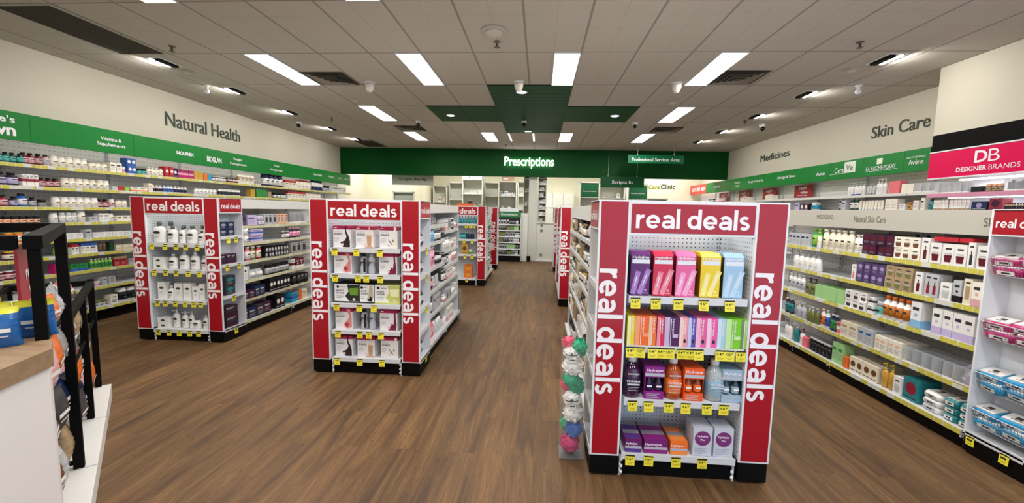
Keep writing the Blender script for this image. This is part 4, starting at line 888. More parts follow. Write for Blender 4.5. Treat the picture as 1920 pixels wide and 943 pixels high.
row(G1, .841, 'third shelf behind lotion display', [(4.61, 'F', 'white', 'teal', 'white', .08, .06, .16, 1), (4.70, 'F', 'white', 'coral', 'white', .08, .06, .16, 1), (4.80, 'F', 'cream', 'olive', 'white', .08, .06, .16, 1), (4.90, 'F', 'cream', 'red', 'white', .08, .06, .16, 1), (5.02, 'B', 'roundel', 'black', 'silver', .058, .12, .065, 8, 2), (5.58, 'B', 'window', 'grey', 'ink', .12, .1, .15, 3)], hc, o1, 1, .02, 'hair')
row(G1, .617, 'fourth shelf behind lotion display', [(4.61, 'B', 'lines', 'white', 'ink', .07, .1, .16, 1), (None, 'B', 'plain', 'silver', 'ink', .035, .1, .16, 1), (4.74, 'S', 'mid', 'silver', 'white', .12, .09, .10, 2), (5.05, 'K', 'silver', 'black', 'black', .055, .06, .13, 8), (5.58, 'B', 'band', 'white', 'maroon', .08, .1, .14, 1), (None, 'B', 'foot', 'maroon', 'white', .1, .1, .14, 2)], hc, o1, 1, .02, 'hair')
row(G1, .393, 'fifth shelf behind lotion display', [(4.61, 'B', 'lines', 'plum', 'silver', .09, .12, .09, 2), (None, 'B', 'lines', 'navy', 'silver', .09, .12, .12, 2), (5.08, 'B', 'roundel', 'black', 'white', .07, .12, .17, 6), (5.6, 'B', 'band', 'black', 'charcoal', .09, .12, .13, 4)], hc, o1, 1, .02, 'hair')
row(G1, .148, 'bottom shelf behind lotion display', [(4.61, 'B', 'lines', 'ink', 'silver', .06, .14, .12, 1), (None, 'B', 'lines', 'navy', 'silver', .14, .14, .12, 1), (None, 'B', 'lines', 'charcoal', 'rose', .12, .14, .13, 1), (None, 'B', 'lines', 'plum', 'silver', .13, .14, .14, 1), (5.20, 'B', 'roundel', 'black', 'white', .09, .14, .17, 2), (5.56, 'B', 'band', 'cyan', 'blue', .16, .14, .13, 1), (None, 'B', 'plain', 'orange', 'red', .08, .14, .13, 1), (None, 'B', 'lines', 'cream', 'tan', .12, .14, .14, 1)], hc, o1, 1, .02, 'hair')
# shakes run
B1 = [1.36, 1.195, .95, .775, .52, .20]; B1 = [1.335, 1.185, .96, .79, .535, .145]
G2 = gondola((-1.045, 3.915, 0), PI/2, 1.62, [[1.33, 1.16, .90, .66, .42, .145], [1.25, 1.02, .84, .66, .40, .145]], 'white double-sided shelving run of beauty goods behind the shakes display', .475, (1.455, 1.545), strip=M_TICKG, ends=(1.62,), bays=[(0, .8), (.8, 1.62)])
o2 = 3.915; bc = 'beauty'
W8 = [('T', 'white', 'white', 'silver'), ('U', 'ivory', 'grey', 'rose'), ('B', 'lines', 'white', 'grey'), ('K', 'silver', 'ink', 'white'), ('T', 'rose', 'white', 'white'), ('B', 'window', 'silver', 'ink'), ('F', 'white', 'ink', 'white'), ('P', 'ivory', 'white', 'white'), ('B', 'foot', 'white', 'rose')]
row(G2, 1.333, 'top shelf behind shakes display', [(3.95, 'J', 'white', 'white', 'white', .07, .07, .12, 6), (None, 'H', '', 'silver', 'grey', .07, .03, .14, 3)], bc, o2, 1, .1, 'beauty')
row(G2, 1.163, 'second shelf behind shakes display', [(3.94, 'F', 'sky', 'sky', 'white', .075, .06, .14, 5), (None, 'T', 'white', 'ink', 'white', .06, .06, .13, 4)], bc, o2, 1, .03, 'beauty')
row(G2, .903, 'third shelf behind shakes display', [(3.94, 'F', 'pink', 'pink', 'white', .085, .07, .2, 5), (None, 'J', 'ink', 'silver', 'white', .07, .07, .08, 3)], bc, o2, 1, .03, 'beauty')
row(G2, .663, 'fourth shelf behind shakes display', [(3.94, 'S', 'mid', 'maroon', 'rose', .1, .08, .14, 3), (None, 'U', 'ivory', 'silver', 'grey', .05, .05, .13, 5)], bc, o2, 1, .03, 'beauty')
row(G2, .423, 'fifth shelf behind shakes display', [(3.94, 'K', 'white', 'ink', 'black', .07, .07, .17, 4), (None, 'B', 'lines', 'silver', 'ink', .07, .1, .17, 4)], bc, o2, 1, .03, 'beauty')
row(G2, .148, 'bottom shelf behind shakes display', [(3.94, 'S', 'mid', 'coral', 'rose', .09, .06, .16, 4), (None, 'S', 'top', 'clear', 'white', .1, .07, .14, 3)], bc, o2, 1, .03, 'beauty')
for q, z in enumerate((1.253, 1.023, .843, .663, .403, .148)): fill(G2, z, '%s shelf, far beauty bay' % ('top', 'second', 'third', 'fourth', 'fifth', 'bottom')[q], 4.74, 5.5, bc, o2, 1, 40+q, W8, .15, name='beauty')
# end plate column of that run
b = MB(); b.box(0, 0, 0, .20, .02, .42, mat('8f8d86', .5)); b.box(0, .02, 0, .02, .2, .42, mat('8f8d86', .5)); o = b.build('bin_panel'); o.location = (-1.24, 5.56, 0); tag(o, 'low grey panel standing at the far end of the beauty shelving run', 'panel')
# hydration run, faces left
C1 = [1.285, 1.085, .88, .655, .41, .145]
G4 = gondola((.345, 5.06, 0), -PI/2, 2.4, C1, 'white double-sided shelving run of bath goods behind the hydration display', .475, (1.43, 1.55), strip=M_TICKG, ends=(0,), bays=[(0, 1.2), (1.2, 2.4)])
PB = [('K', 'white', 'charcoal', 'black'), ('H', '', 'white', 'ink'), ('B', 'lines', 'white', 'ink'), ('S', 'top', 'white', 'ink'), ('T', 'white', 'ink', 'grey'), ('U', 'silver', 'charcoal', 'grey'), ('B', 'window', 'cream', 'brown'), ('H', '', 'ink', 'silver'), ('T', 'ivory', 'ink', 'tan'), ('J', 'beige', 'white', 'tan'), ('U', 'ivory', 'tan', 'brown'), ('F', 'ivory', 'gold', 'brown'), ('K', 'olive', 'ivory', 'tan'), ('B', 'lines', 'tan', 'ink'), ('P', 'white', 'white', 'ink')]
for q, z in enumerate(C1): fill(G4, z+.003, '%s shelf of the bath goods run' % ('top', 'second', 'third', 'fourth', 'fifth', 'bottom')[q], 5.04, 2.72, 'bath', 5.06, -1, 60+q, PB, .16, name='bath')
# back runs, one side only in view
def plainrun(loc, rot, L, label, seed):
    f = gondola(loc, rot, L, [1.2, .9, .62, .36, .145], label, .475, (1.42, 1.55))
    for q, z in enumerate((1.2, .9, .62, .36, .145)): fill(f, z+.003, '%s shelf, %s' % (('top', 'second', 'third', 'fourth', 'bottom')[q], label.split(',')[0].replace('white shelving run ', '').replace('behind the distant spray display', 'far spray run').replace('behind the second aisle display', 'second aisle run')), 0, L, 'toiletry', 0, 1, seed+q, W8, .15, name='toiletry')
plainrun((-1.05, 8.47, 0), PI/2, 1.2, 'white shelving run behind the distant spray display, edge on', 80)
plainrun((.345, 8.0, 0), -PI/2, 1.05, 'white shelving run behind the second aisle display, edge on', 90)

# natural skin care run, faces left
R1 = [1.183, .937, .685, .405, .125]
G5 = gondola((2.80, 5.6, 0), -PI/2, 2.79, R1, 'long white shelving run of skin care with yellow price strips and grey header', .475, (1.400, 1.565),
    bays=[(0, .9), (.9, 1.5), (1.5, 2.79)], htxt=(('MOOGOO', 1.10, 1.478, .24, .04), ('Natural Skin Care', 1.61, 1.458, .35, .055), ('Sk', 2.725, 1.458, .06, .055)))
o5 = 5.6; sk = 'skin care'
row(G5, 1.186, 'top shelf of skin care run', [(4.95, 'B', 'lines', 'silver', 'navy', .07, .14, .13, 5), (4.58, 'F', 'lime', 'green', 'lime', .07, .06, .19, 2), (4.48, 'P', 'gold', 'white', 'yellow', .05, .05, .16, 1), (4.41, 'F', 'cream', 'cream', 'ivory', .078, .07, .19, 5), (3.98, 'F', 'ivory', 'white', 'cream', .06, .05, .16, 2),
  (3.86, 'B', 'oval', 'plum', 'maroon', .078, .15, .088, 4, 2), (3.53, 'B', 'picture', 'ivory', 'brown', .075, .15, .085, 3, 2), (3.285, 'B', 'bottleprint', 'white', 'maroon', .065, .08, .175, 1), (3.21, 'B', 'picture', 'white', 'maroon', .083, .12, .145, 3), (2.945, 'B', 'bottleprint', 'white', 'ink', .045, .08, .165, 1), (2.895, 'B', 'picture', 'white', 'maroon', .075, .12, .15, 1)], sk, o5, -1, .025, 'skincare')
row(G5, 1.186, 'second rank on top skin care shelf', [(4.30, 'J', 'cream', 'white', 'brown', .06, .06, .10, 2), (3.56, 'B', 'oval', 'silver', 'navy', .08, .1, .24, 3)], sk, o5, -1, .19, 'skincare')
row(G5, 1.345, 'lying on top of jar cartons, top skin care shelf', [(3.20, 'B', 'plain', 'red', 'white', .085, .16, .03, 3)], sk, o5, -1, .03, 'skincare')
row(G5, .940, 'second shelf of skin care run', [(4.86, 'P', 'white', 'white', 'silver', .085, .08, .19, 5), (3.95, 'B', 'bottleprint', 'white', 'coral', .05, .12, .14, 1), (3.885, 'B', 'oval', 'purple', 'lilac', .07, .14, .085, 4, 2), (3.58, 'B', 'picture', 'tan', 'olive', .08, .14, .09, 3, 2), (3.31, 'B', 'bottleprint', 'white', 'maroon', .062, .09, .165, 1), (3.235, 'B', 'bottleprint', 'silver', 'crimson', .055, .09, .165, 2), (3.11, 'B', 'picture', 'white', 'silver', .08, .12, .12, 1), (3.02, 'B', 'foot', 'silver', 'black', .055, .08, .15, 1), (2.95, 'B', 'window', 'cream', 'tan', .05, .09, .17, 1), (2.89, 'B', 'foot', 'ivory', 'rose', .065, .09, .16, 1)], sk, o5, -1, .025, 'skincare')
row(G5, .688, 'third shelf of skin care run', [(4.92, 'F', 'silver', 'white', 'white', .07, .06, .18, 4), (4.60, 'P', 'darkgreen', 'olive', 'ink', .08, .08, .17, 2), (4.42, 'B', 'plain', 'mint', 'lime', .10, .15, .13, 4), (4.0, 'B', 'picture', 'white', 'charcoal', .08, .15, .078, 3, 2), (3.73, 'B', 'band', 'white', 'ink', .06, .12, .07, 1, 2), (None, 'J', 'turquoise', 'white', 'silver', .07, .07, .12, 1), (3.59, 'T', 'amber', 'white', 'orange', .06, .06, .185, 4), (3.31, 'B', 'foot', 'white', 'sky', .085, .1, .19, 1), (3.14, 'B', 'foot', 'white', 'lavender', .07, .09, .18, 4)], sk, o5, -1, .025, 'skincare')
row(G5, .408, 'fourth shelf of skin care run', [(4.95, 'F', 'teal', 'ink', 'white', .07, .06, .17, 2), (4.74, 'P', 'lilac', 'silver', 'white', .08, .08, .17, 2), (4.55, 'P', 'olive', 'olive', 'white', .06, .06, .16, 3), (4.32, 'F', 'orange', 'white', 'peach', .055, .05, .18, 1), (None, 'F', 'blue', 'white', 'silver', .055, .05, .18, 1), (None, 'F', 'green', 'navy', 'white', .05, .05, .16, 2), (None, 'B', 'band', 'coral', 'white', .05, .1, .11, 1), (4.02, 'B', 'lines', 'cream', 'tan', .10, .2, .14, 2), (None, 'B', 'lines', 'silver', 'blue', .08, .2, .14, 2), (3.62, 'B', 'lines', 'ivory', 'peach', .062, .2, .12, 4), (3.34, 'C', '', 'charcoal', 'black', .075, .2, .11, 7), (2.90, 'S', 'mid', 'lavender', 'lilac', .05, .12, .10, 1)], sk, o5, -1, .025, 'skincare')
row(G5, .128, 'bottom shelf of skin care run', [(4.92, 'P', 'white', 'white', 'grey', .07, .07, .2, 2), (4.74, 'P', 'teal', 'teal', 'white', .07, .07, .2, 1), (4.64, 'P', 'coral', 'white', 'red', .07, .07, .17, 1), (4.55, 'B', 'plain', 'coral', 'red', .08, .12, .10, 1), (4.45, 'K', 'black', 'black', 'silver', .05, .05, .13, 6), (4.10, 'B', 'lines', 'mint', 'green', .07, .1, .19, 2), (3.94, 'B', 'plain', 'orange', 'gold', .05, .1, .1, 1), (3.87, 'B', 'roundel', 'cream', 'brown', .075, .2, .13, 4), (3.53, 'P', 'gold', 'gold', 'yellow', .055, .05, .2, 2), (3.39, 'B', 'picture', 'white', 'silver', .07, .1, .14, 1), (3.31, 'B', 'roundel', 'teal', 'crimson', .13, .16, .17, 1), (3.15, 'W', '', 'white', 'silver', .14, .16, .045, 1, 3), (2.99, 'W', '', 'teal', 'white', .10, .16, .05, 2, 3)], sk, o5, -1, .025, 'skincare')
for i in range(3): put(proto('S', 'top', 'lavender', 'lilac', .16, .05, .1), 'skincare_pouch', G5.M @ Matrix.Translation((2.62+.04*i, .12, .42+.035*i)) @ Matrix.Rotation(-1.2, 4, 'X'), 'crumpled lilac refill pouch, %s of the slumped pile on the fourth skin care shelf' % ORD[i], 'pouch')

# ------------------------------------------------------------------ wall shelving
def wallrun(F, x0, x1, bw, levels, depth, what, side, lower=None, strip=True):
    k = 0; x = x0
    while x < x1-.05:
        xe = min(x+bw, x1)
        t = thing('wall_shelving_bay', F.at(x, 0, 0), F.rot, 'white %s wall shelving bay with pegboard back, %s bay from the front' % (what, ORD[k] if side > 0 else ORD[int((x1-x0-.06)/bw)-k]), 'shelving'); w = xe-x
        b = MB(); b.box(0, .06, 0, w, depth, .11, M_KICK); b.build('kick_base', t)
        b = MB(); b.box(0, depth-.012, .11, w, depth, 2.45, M_SLOT); b.build('back_panel', t)
        for q in (0, w):
            b = MB(); b.box(max(0, q-.012), depth-.04, .0, min(w, q+.012), depth-.012, 2.4, M_STEEL)
            for z in range(44): b.box(q-.004 if q else 0, depth-.0408, .14+.05*z, q if q else .004, depth-.0398, .165+.05*z, mat('2b2d30'))
            b.build('upright', t)
        for z in levels:
            b = MB(); b.box(.002, .006, z-.016, w-.002, depth-.013, z, M_STEEL); b.box(.002, 0, z-.036, w-.002, .006, z+.003, M_STEEL); sh = b.build('shelf', t)
            st = strip(z) if callable(strip) else M_TICK
            if st is not None: b = MB(); b.box(.004, -.003, z-.035, w-.004, -.0005, z, st); b.build('ticket_strip', sh)
        x = xe; k += 1
LW = Frame((-5.50, 1.95, 0), PI/2); oL = 1.95
LZ = [1.888, 1.652, 1.43, 1.252, 1.055, .868, .665, .44, .175]
wallrun(LW, 0, 10.0, 1.16, LZ, .43, 'vitamins', 1)
RWF = Frame((4.85, 14.05, 0), -PI/2); oR = 14.05
RZ = [1.835, 1.612, 1.34, 1.06, .80, .55, .15]
wallrun(RWF, 0, 8.65, 1.16, RZ, .37, 'medicines', -1, strip=lambda z: mat('dcdad4', .4))
vt = 'vitamin'
row(LW, 1.891, 'top vitamins shelf', [(3.5, 'T', 'turquoise', 'darkgreen', 'black', .056, .05, .105, 12), (4.19, 'T', 'rose', 'maroon', 'black', .062, .06, .12, 3), (4.40, 'T', 'silver', 'rose', 'ink', .06, .06, .12, 1), (4.47, 'K', 'ivory', 'ivory', 'white', .075, .07, .12, 5), (4.88, 'K', 'ivory', 'cream', 'grey', .07, .07, .10, 3),
  (5.12, 'B', 'lines', 'ivory', 'navy', .07, .1, .12, 2), (5.28, 'K', 'pink', 'white', 'white', .05, .06, .08, 1), (5.345, 'B', 'roundel', 'blue', 'white', .06, .1, .10, 2, 2), (5.50, 'J', 'turquoise', 'darkgreen', 'black', .06, .06, .08, 2), (5.64, 'T', 'ivory', 'cream', 'white', .06, .06, .11, 4), (5.92, 'B', 'roundel', 'red', 'white', .065, .1, .15, 2), (None, 'B', 'roundel', 'navy', 'white', .06, .1, .14, 1),
  (6.14, 'B', 'band', 'magenta', 'pink', .09, .1, .13, 3), (6.44, 'B', 'plain', 'gold', 'yellow', .085, .1, .13, 2), (6.63, 'B', 'plain', 'orange', 'red', .08, .1, .10, 1), (6.72, 'B', 'plain', 'cyan', 'white', .07, .1, .10, 1), (6.84, 'K', 'white', 'ink', 'white', .055, .05, .08, 5), (7.16, 'B', 'band', 'maroon', 'white', .06, .08, .08, 4),
  (7.44, 'S', 'mid', 'ivory', 'tan', .11, .08, .18, 4), (7.92, 'U', 'silver', 'grey', 'white', .05, .05, .12, 3), (8.20, 'K', 'white', 'navy', 'navy', .15, .15, .24, 4), (8.86, 'B', 'top', 'ivory', 'red', .13, .12, .16, 3), (9.30, 'S', 'top', 'ivory', 'red', .15, .1, .2, 4), (9.95, 'S', 'mid', 'navy', 'white', .17, .1, .26, 3), (10.5, 'J', 'silver', 'ink', 'black', .1, .1, .14, 3), (10.9, 'B', 'lines', 'white', 'charcoal', .11, .1, .15, 7)], vt, oL, 1, .02, 'vitamin')
row(LW, 1.655, 'second vitamins shelf', [(3.5, 'T', 'black', 'rose', 'black', .085, .08, .12, 5), (3.96, 'T', 'lavender', 'ink', 'black', .10, .1, .13, 2), (4.17, 'B', 'band', 'white', 'crimson', .035, .08, .125, 4), (4.33, 'T', 'rose', 'maroon', 'black', .07, .07, .10, 3), (4.56, 'K', 'ivory', 'cream', 'white', .075, .07, .115, 7), (5.12, 'B', 'plain', 'silver', 'white', .07, .08, .05, 1), (5.20, 'B', 'plain', 'red', 'white', .08, .08, .055, 1), (5.29, 'B', 'plain', 'lime', 'white', .06, .08, .045, 1), (5.37, 'B', 'foot', 'ivory', 'orange', .12, .1, .055, 2), (5.63, 'B', 'lines', 'ivory', 'coral', .06, .08, .12, 1),
  (5.70, 'T', 'plum', 'white', 'white', .05, .05, .10, 3), (5.88, 'T', 'blue', 'white', 'sky', .055, .05, .11, 3), (6.07, 'T', 'navy', 'white', 'white', .055, .05, .10, 4), (6.46, 'K', 'white', 'white', 'silver', .07, .06, .10, 6), (6.95, 'K', 'ink', 'white', 'white', .055, .05, .11, 9), (7.75, 'B', 'plain', 'gold', 'yellow', .12, .1, .15, 1), (7.9, 'B', 'plain', 'green', 'teal', .16, .1, .15, 2), (8.25, 'B', 'plain', 'tan', 'brown', .1, .1, .12, 1), (8.5, 'J', 'white', 'black', 'black', .1, .08, .11, 4), (8.95, 'B', 'top', 'ivory', 'red', .13, .1, .16, 5), (9.7, 'S', 'top', 'ivory', 'tan', .13, .1, .17, 5)], vt, oL, 1, .02, 'vitamin')
row(LW, 1.433, 'third vitamins shelf', [(3.7, 'T', 'rose', 'crimson', 'black', .085, .08, .115, 4), (4.07, 'T', 'lavender', 'ink', 'black', .065, .06, .105, 1), (4.14, 'T', 'white', 'blue', 'black', .085, .08, .14, 1), (4.24, 'T', 'silver', 'ink', 'black', .06, .06, .1, 1), (4.32, 'J', 'grey', 'black', 'black', .07, .06, .08, 1), (4.46, 'K', 'ivory', 'white', 'white', .078, .07, .115, 6), (4.94, 'T', 'rose', 'maroon', 'black', .07, .07, .10, 2), (None, 'K', 'rose', 'ivory', 'white', .065, .06, .11, 1), (5.18, 'K', 'ivory', 'cream', 'grey', .07, .07, .1, 2), (5.5, 'K', 'silver', 'white', 'white', .07, .07, .12, 9)], vt, oL, 1, .02, 'vitamin')
row(LW, 1.255, 'fourth vitamins shelf', [(3.6, 'J', 'peach', 'darkgreen', 'black', .062, .06, .075, 11), (4.42, 'K', 'white', 'white', 'silver', .075, .07, .11, 1), (4.51, 'K', 'white', 'silver', 'white', .06, .06, .11, 3), (4.71, 'K', 'ivory', 'white', 'white', .085, .08, .145, 1), (4.82, 'B', 'lines', 'silver', 'ink', .09, .08, .06, 1), (4.93, 'B', 'lines', 'white', 'ink', .06, .08, .10, 2), (5.07, 'K', 'ivory', 'white', 'silver', .065, .06, .1, 1), (5.15, 'B', 'lines', 'ivory', 'ink', .08, .08, .07, 3)], vt, oL, 1, .02, 'vitamin')
row(LW, 1.058, 'fifth vitamins shelf', [(3.7, 'K', 'gold', 'yellow', 'white', .08, .08, .1, 3), (4.0, 'K', 'white', 'orange', 'yellow', .08, .08, .1, 2), (4.18, 'K', 'white', 'silver', 'white', .08, .08, .11, 2), (4.42, 'B', 'lines', 'white', 'grey', .075, .08, .065, 4), (4.76, 'B', 'lines', 'silver', 'ink', .07, .08, .10, 1), (4.85, 'B', 'lines', 'white', 'silver', .075, .08, .06, 7)], vt, oL, 1, .02, 'vitamin')
row(LW, .871, 'sixth vitamins shelf', [(3.75, 'K', 'magenta', 'white', 'rose', .08, .08, .1, 2), (3.98, 'K', 'cream', 'maroon', 'yellow', .1, .08, .09, 1), (4.1, 'K', 'white', 'white', 'silver', .08, .08, .11, 1), (4.2, 'B', 'band', 'navy', 'white', .06, .08, .12, 1), (4.44, 'S', 'top', 'lime', 'green', .12, .08, .10, 1), (4.60, 'B', 'top', 'white', 'red', .035, .08, .115, 2), (4.70, 'B', 'top', 'ivory', 'blue', .045, .08, .12, 2), (None, 'B', 'top', 'white', 'blue', .08, .08, .12, 1), (4.92, 'U', 'tan', 'brown', 'ink', .04, .04, .12, 2), (5.04, 'B', 'plain', 'darkgreen', 'green', .05, .08, .11, 1), (5.12, 'B', 'lines', 'beige', 'white', .08, .08, .07, 3)], vt, oL, 1, .02, 'vitamin')
row(LW, .668, 'seventh vitamins shelf', [(3.8, 'K', 'rose', 'maroon', 'white', .08, .08, .09, 5), (4.40, 'B', 'plain', 'magenta', 'purple', .06, .08, .11, 1), (4.48, 'B', 'plain', 'orange', 'pink', .05, .08, .1, 1), (4.57, 'B', 'foot', 'green', 'blue', .09, .08, .085, 2), (4.80, 'T', 'green', 'lime', 'white', .04, .04, .12, 6), (5.08, 'B', 'top', 'red', 'tan', .08, .08, .12, 2), (5.28, 'B', 'lines', 'silver', 'ink', .06, .08, .07, 4)], vt, oL, 1, .02, 'vitamin')
row(LW, .443, 'eighth vitamins shelf', [(3.9, 'B', 'lines', 'silver', 'white', .12, .1, .05, 3), (4.72, 'J', 'pink', 'white', 'white', .055, .055, .06, 3), (4.92, 'B', 'lines', 'silver', 'brown', .05, .08, .1, 1), (5.0, 'B', 'window', 'silver', 'tan', .08, .08, .1, 1)], vt, oL, 1, .02, 'vitamin')
row(LW, .178, 'bottom vitamins shelf', [(4.2, 'J', 'white', 'white', 'ink', .06, .06, .08, 7), (4.72, 'J', 'silver', 'white', 'olive', .06, .06, .08, 4), (5.0, 'B', 'picture', 'ivory', 'grey', .09, .1, .12, 1), (5.12, 'K', 'black', 'white', 'ink', .12, .12, .21, 2), (5.4, 'K', 'ink', 'black', 'olive', .12, .12, .17, 2)], vt, oL, 1, .02, 'vitamin')
for q, z in enumerate(LZ[2:]): fill(LW, z+.003, '%s vitamins shelf beyond the displays' % ORD[q+2], 6.4, 8.3, vt, oL, 1, 300+q, name='vitamin')
for q, z in enumerate((1.2, .9, .6, .15)): fill(FE, z+.003, '%s shelf, second right display' % ORD[q], .2, .78, 'care', 0, 1, 400+q, None, .16, .04, 'care')
# right wall
md = 'medicine'
row(RWF, 1.838, 'top medicines shelf', [(12.6, 'B', 'band', 'navy', 'white', .12, .1, .10, 3), (12.1, 'B', 'foot', 'white', 'red', .12, .1, .10, 3), (10.65, 'B', 'lines', 'ivory', 'maroon', .1, .1, .08, 4), (9.5, 'B', 'lines', 'ivory', 'tan', .1, .1, .09, 3), (7.1, 'P', 'white', 'white', 'silver', .07, .06, .2, 5), (6.70, 'U', 'white', 'silver', 'grey', .05, .05, .13, 3), (6.52, 'P', 'silver', 'white', 'white', .06, .06, .22, 3), (6.27, 'B', 'plain', 'coral', 'rose', .09, .1, .17, 2), (6.06, 'B', 'plain', 'ivory', 'peach', .09, .1, .12, 2), (5.86, 'C', '', 'silver', 'white', .11, .1, .12, 3)], md, oR, -1, .02, 'medicine')
row(RWF, 1.838, 'front rank on top medicines shelf', [(6.98, 'U', 'ivory', 'white', 'blue', .05, .05, .12, 4)], md, oR, -1, .0, 'medicine')
row(RWF, 1.615, 'second medicines shelf', [(8.42, 'B', 'lines', 'lavender', 'ink', .14, .1, .13, 1), (8.26, 'B', 'roundel', 'plum', 'white', .12, .1, .11, 2), (7.98, 'K', 'cyan', 'white', 'white', .15, .12, .14, 1), (7.28, 'F', 'silver', 'navy', 'white', .09, .07, .17, 1), (7.17, 'B', 'lines', 'silver', 'charcoal', .10, .08, .15, 1), (7.03, 'F', 'white', 'darkgreen', 'white', .09, .07, .18, 2), (6.82, 'U', 'cream', 'ivory', 'white', .055, .05, .14, 8), (6.3, 'B', 'lines', 'ivory', 'cream', .10, .1, .15, 2), (6.07, 'B', 'lines', 'white', 'grey', .10, .1, .08, 1), (5.95, 'J', 'gold', 'amber', 'amber', .08, .08, .10, 1), (5.85, 'B', 'lines', 'white', 'silver', .08, .08, .12, 1), (5.74, 'B', 'lines', 'ivory', 'ink', .05, .08, .15, 1), (5.67, 'F', 'teal', 'teal', 'ink', .07, .05, .13, 1), (5.58, 'F', 'coral', 'coral', 'ink', .07, .05, .12, 2)], md, oR, -1, .02, 'medicine')
for q, y in enumerate((12.2, 11.0, 9.83, 8.62)):
    o = MB(); o.box(-.28, -.004, -.12, .28, 0, .12, mat('a8202c', .4)); o.text('real+', -.13, .03, .24, .07, -.005, M_LET, .02); o.text('value', -.08, -.045, .22, .055, -.005, M_LET, .02); o.text('everyday', -.16, -.10, .30, .04, -.005, M_LET, .01)
    ob = o.build('shelf_sign'); ob.location = (5.20-.37+.30, y, 1.985); ob.rotation_euler = (0, 0, -PI/2); tag(ob, 'red value sign above the medicines shelf, %s counting from the far end' % ORD[q], 'sign')
# fascia signs
def fascia(F, x0, x1, z0, z1, label, texts=(), c=None, t=.05):
    w = x1-x0; b = MB(); b.box(.002, 0, 0, w-.002, t, z1-z0, c or M_GREEN)
    for tx in texts: b.text(tx[0], tx[1]-x0, tx[2]-z0, tx[3], tx[4], -.0025, M_LET, tx[5] if len(tx) > 5 else .015)
    return b, w
def mkfascia(F, x0, x1, z0, z1, label, texts=(), c=None, extra=None):
    b, w = fascia(F, x0, x1, z0, z1, label, texts, c)
    if extra: extra(b)
    o = b.build('fascia_sign'); o.matrix_world = F.M @ Matrix.Translation((x0, 0, z0)); return tag(o, label, 'sign')
za, zb = 2.125, 2.415
LL = lambda y: y-oL
segs = [(1.95, 4.27, "brand name in curly white script", (("nature's", LL(3.72), 2.30, .42, .07), ('Own', LL(3.78), 2.165, .36, .12, .03))), (4.27, 5.43, 'words Vitamins & Supplements', (('Vitamins &', LL(5.0), 2.275, .26, .045), ('Supplements', LL(4.95), 2.195, .36, .055))), (5.43, 6.59, 'small white brand word near a corner', (('NOUREX', LL(6.1), 2.24, .32, .055, .03),)),
  (6.59, 7.75, 'condensed brand word and weight heading', (('BIOGLAN', LL(6.68), 2.2, .32, .09, .03), ('Weight', LL(7.28), 2.285, .22, .05), ('Management', LL(7.2), 2.2, .42, .055))), (7.75, 8.91, 'second weight heading', (('Weight', LL(8.42), 2.29, .2, .05), ('Management', LL(8.3), 2.2, .42, .055))), (8.91, 10.3, 'heart heading', (('Heart Health', LL(9.95), 2.25, .4, .05),)), (10.3, 11.2, 'digestion heading', (('Digestion', LL(10.7), 2.25, .3, .05),)), (11.2, 11.95, 'two small headings at its far end', (('Joints', LL(11.2), 2.25, .2, .05), ('Baby Care', LL(11.6), 2.25, .3, .05)))]
for a, c, nm, tx in segs: mkfascia(LW, LL(a), LL(c), za, zb, 'green fascia sign over the vitamins shelves with %s' % nm, tx)
zc, zd = 2.11, 2.395
RL = lambda y: oR-y
def cera(b): b.box(.36, -.004, .09, .60, 0, .26, mat('dfe2d4', .4)); b.text('Ve', .40, .12, .15, .10, -.0055, mat('5c6a5a'), .01); b.box(.02, -.003, .085, .36, 0, .09, M_LET)
def roche(b): b.box(.26, -.004, .16, .36, 0, .24, mat('e6e8da', .4)); b.box(.05, -.003, .065, .62, 0, .07, M_LET)
for a, c, nm, tx, ex, col in ((14.05, 12.75, 'words NOW NOW NOW, red', (('NOW!', RL(13.9), 2.19, .3, .12, .02), ('NOW!', RL(13.5), 2.19, .3, .12, .02), ('NOW!', RL(13.1), 2.19, .3, .12, .02)), None, mat('c2342e', .4)), (12.75, 11.2, 'heading for pain relief', (('Pain Relief', RL(12.2), 2.23, .4, .06),), None, None), (11.2, 10.35, 'heading for children', (("Children's", RL(10.95), 2.27, .3, .045), ('Health', RL(10.9), 2.19, .22, .045)), None, None), (10.35, 9.2, 'heading for coughs', (('Cough, Cold & Flu', RL(10.25), 2.23, .66, .06),), None, None), (9.2, 8.0, 'heading for allergy', (('Allergy & Sinus', RL(9.05), 2.23, .62, .065),), None, None), (8.0, 7.5, 'heading for acne', (('Acne', RL(7.82), 2.21, .22, .06),), None, None),
    (7.5, 6.75, 'white block logo over cream bottles', (('Cera', RL(7.36), 2.21, .21, .09, 0),), cera, None), (6.75, 6.03, 'small square emblem above a long thin name', (('LA ROCHE-POSAY', RL(6.68), 2.19, .52, .055, 0),), roche, None), (6.03, 5.40, 'serif name near the white bulkhead', (('EAU THERMALE', RL(5.99), 2.285, .27, .022, 0), ('Avène', RL(5.96), 2.20, .22, .065, 0)), None, None)):
    mkfascia(RWF, RL(a), RL(c), zc, zd, 'fascia sign over the medicines shelves, %s' % nm, tx, col, ex)
# wall lettering
def letters(t, loc, rot, w, h, label, ex=.012, m=None, bold=.0, name='wall_lettering'):
    b = MB(); b.text(t, 0, 0, w, h, -ex, m or mat('2c3a2a', .5), bold, ex); o = b.build(name); o.location = loc; o.rotation_euler = (0, 0, rot); return tag(o, label, 'lettering')
letters('Natural Health', (XL+.001, 6.4, 2.72), PI/2, 1.65, .22, 'dark green words Natural Health on the wall above the vitamins fascia')
letters('Skin Care', (XR-.001, 7.14, 2.74), -PI/2, 1.0, .18, 'dark green words Skin Care on the cream wall beside the bulkhead')
letters('Medicines', (XR-.001, 10.5, 2.76), -PI/2, 1.17, .15, 'dark green word Medicines on the cream wall near the header')

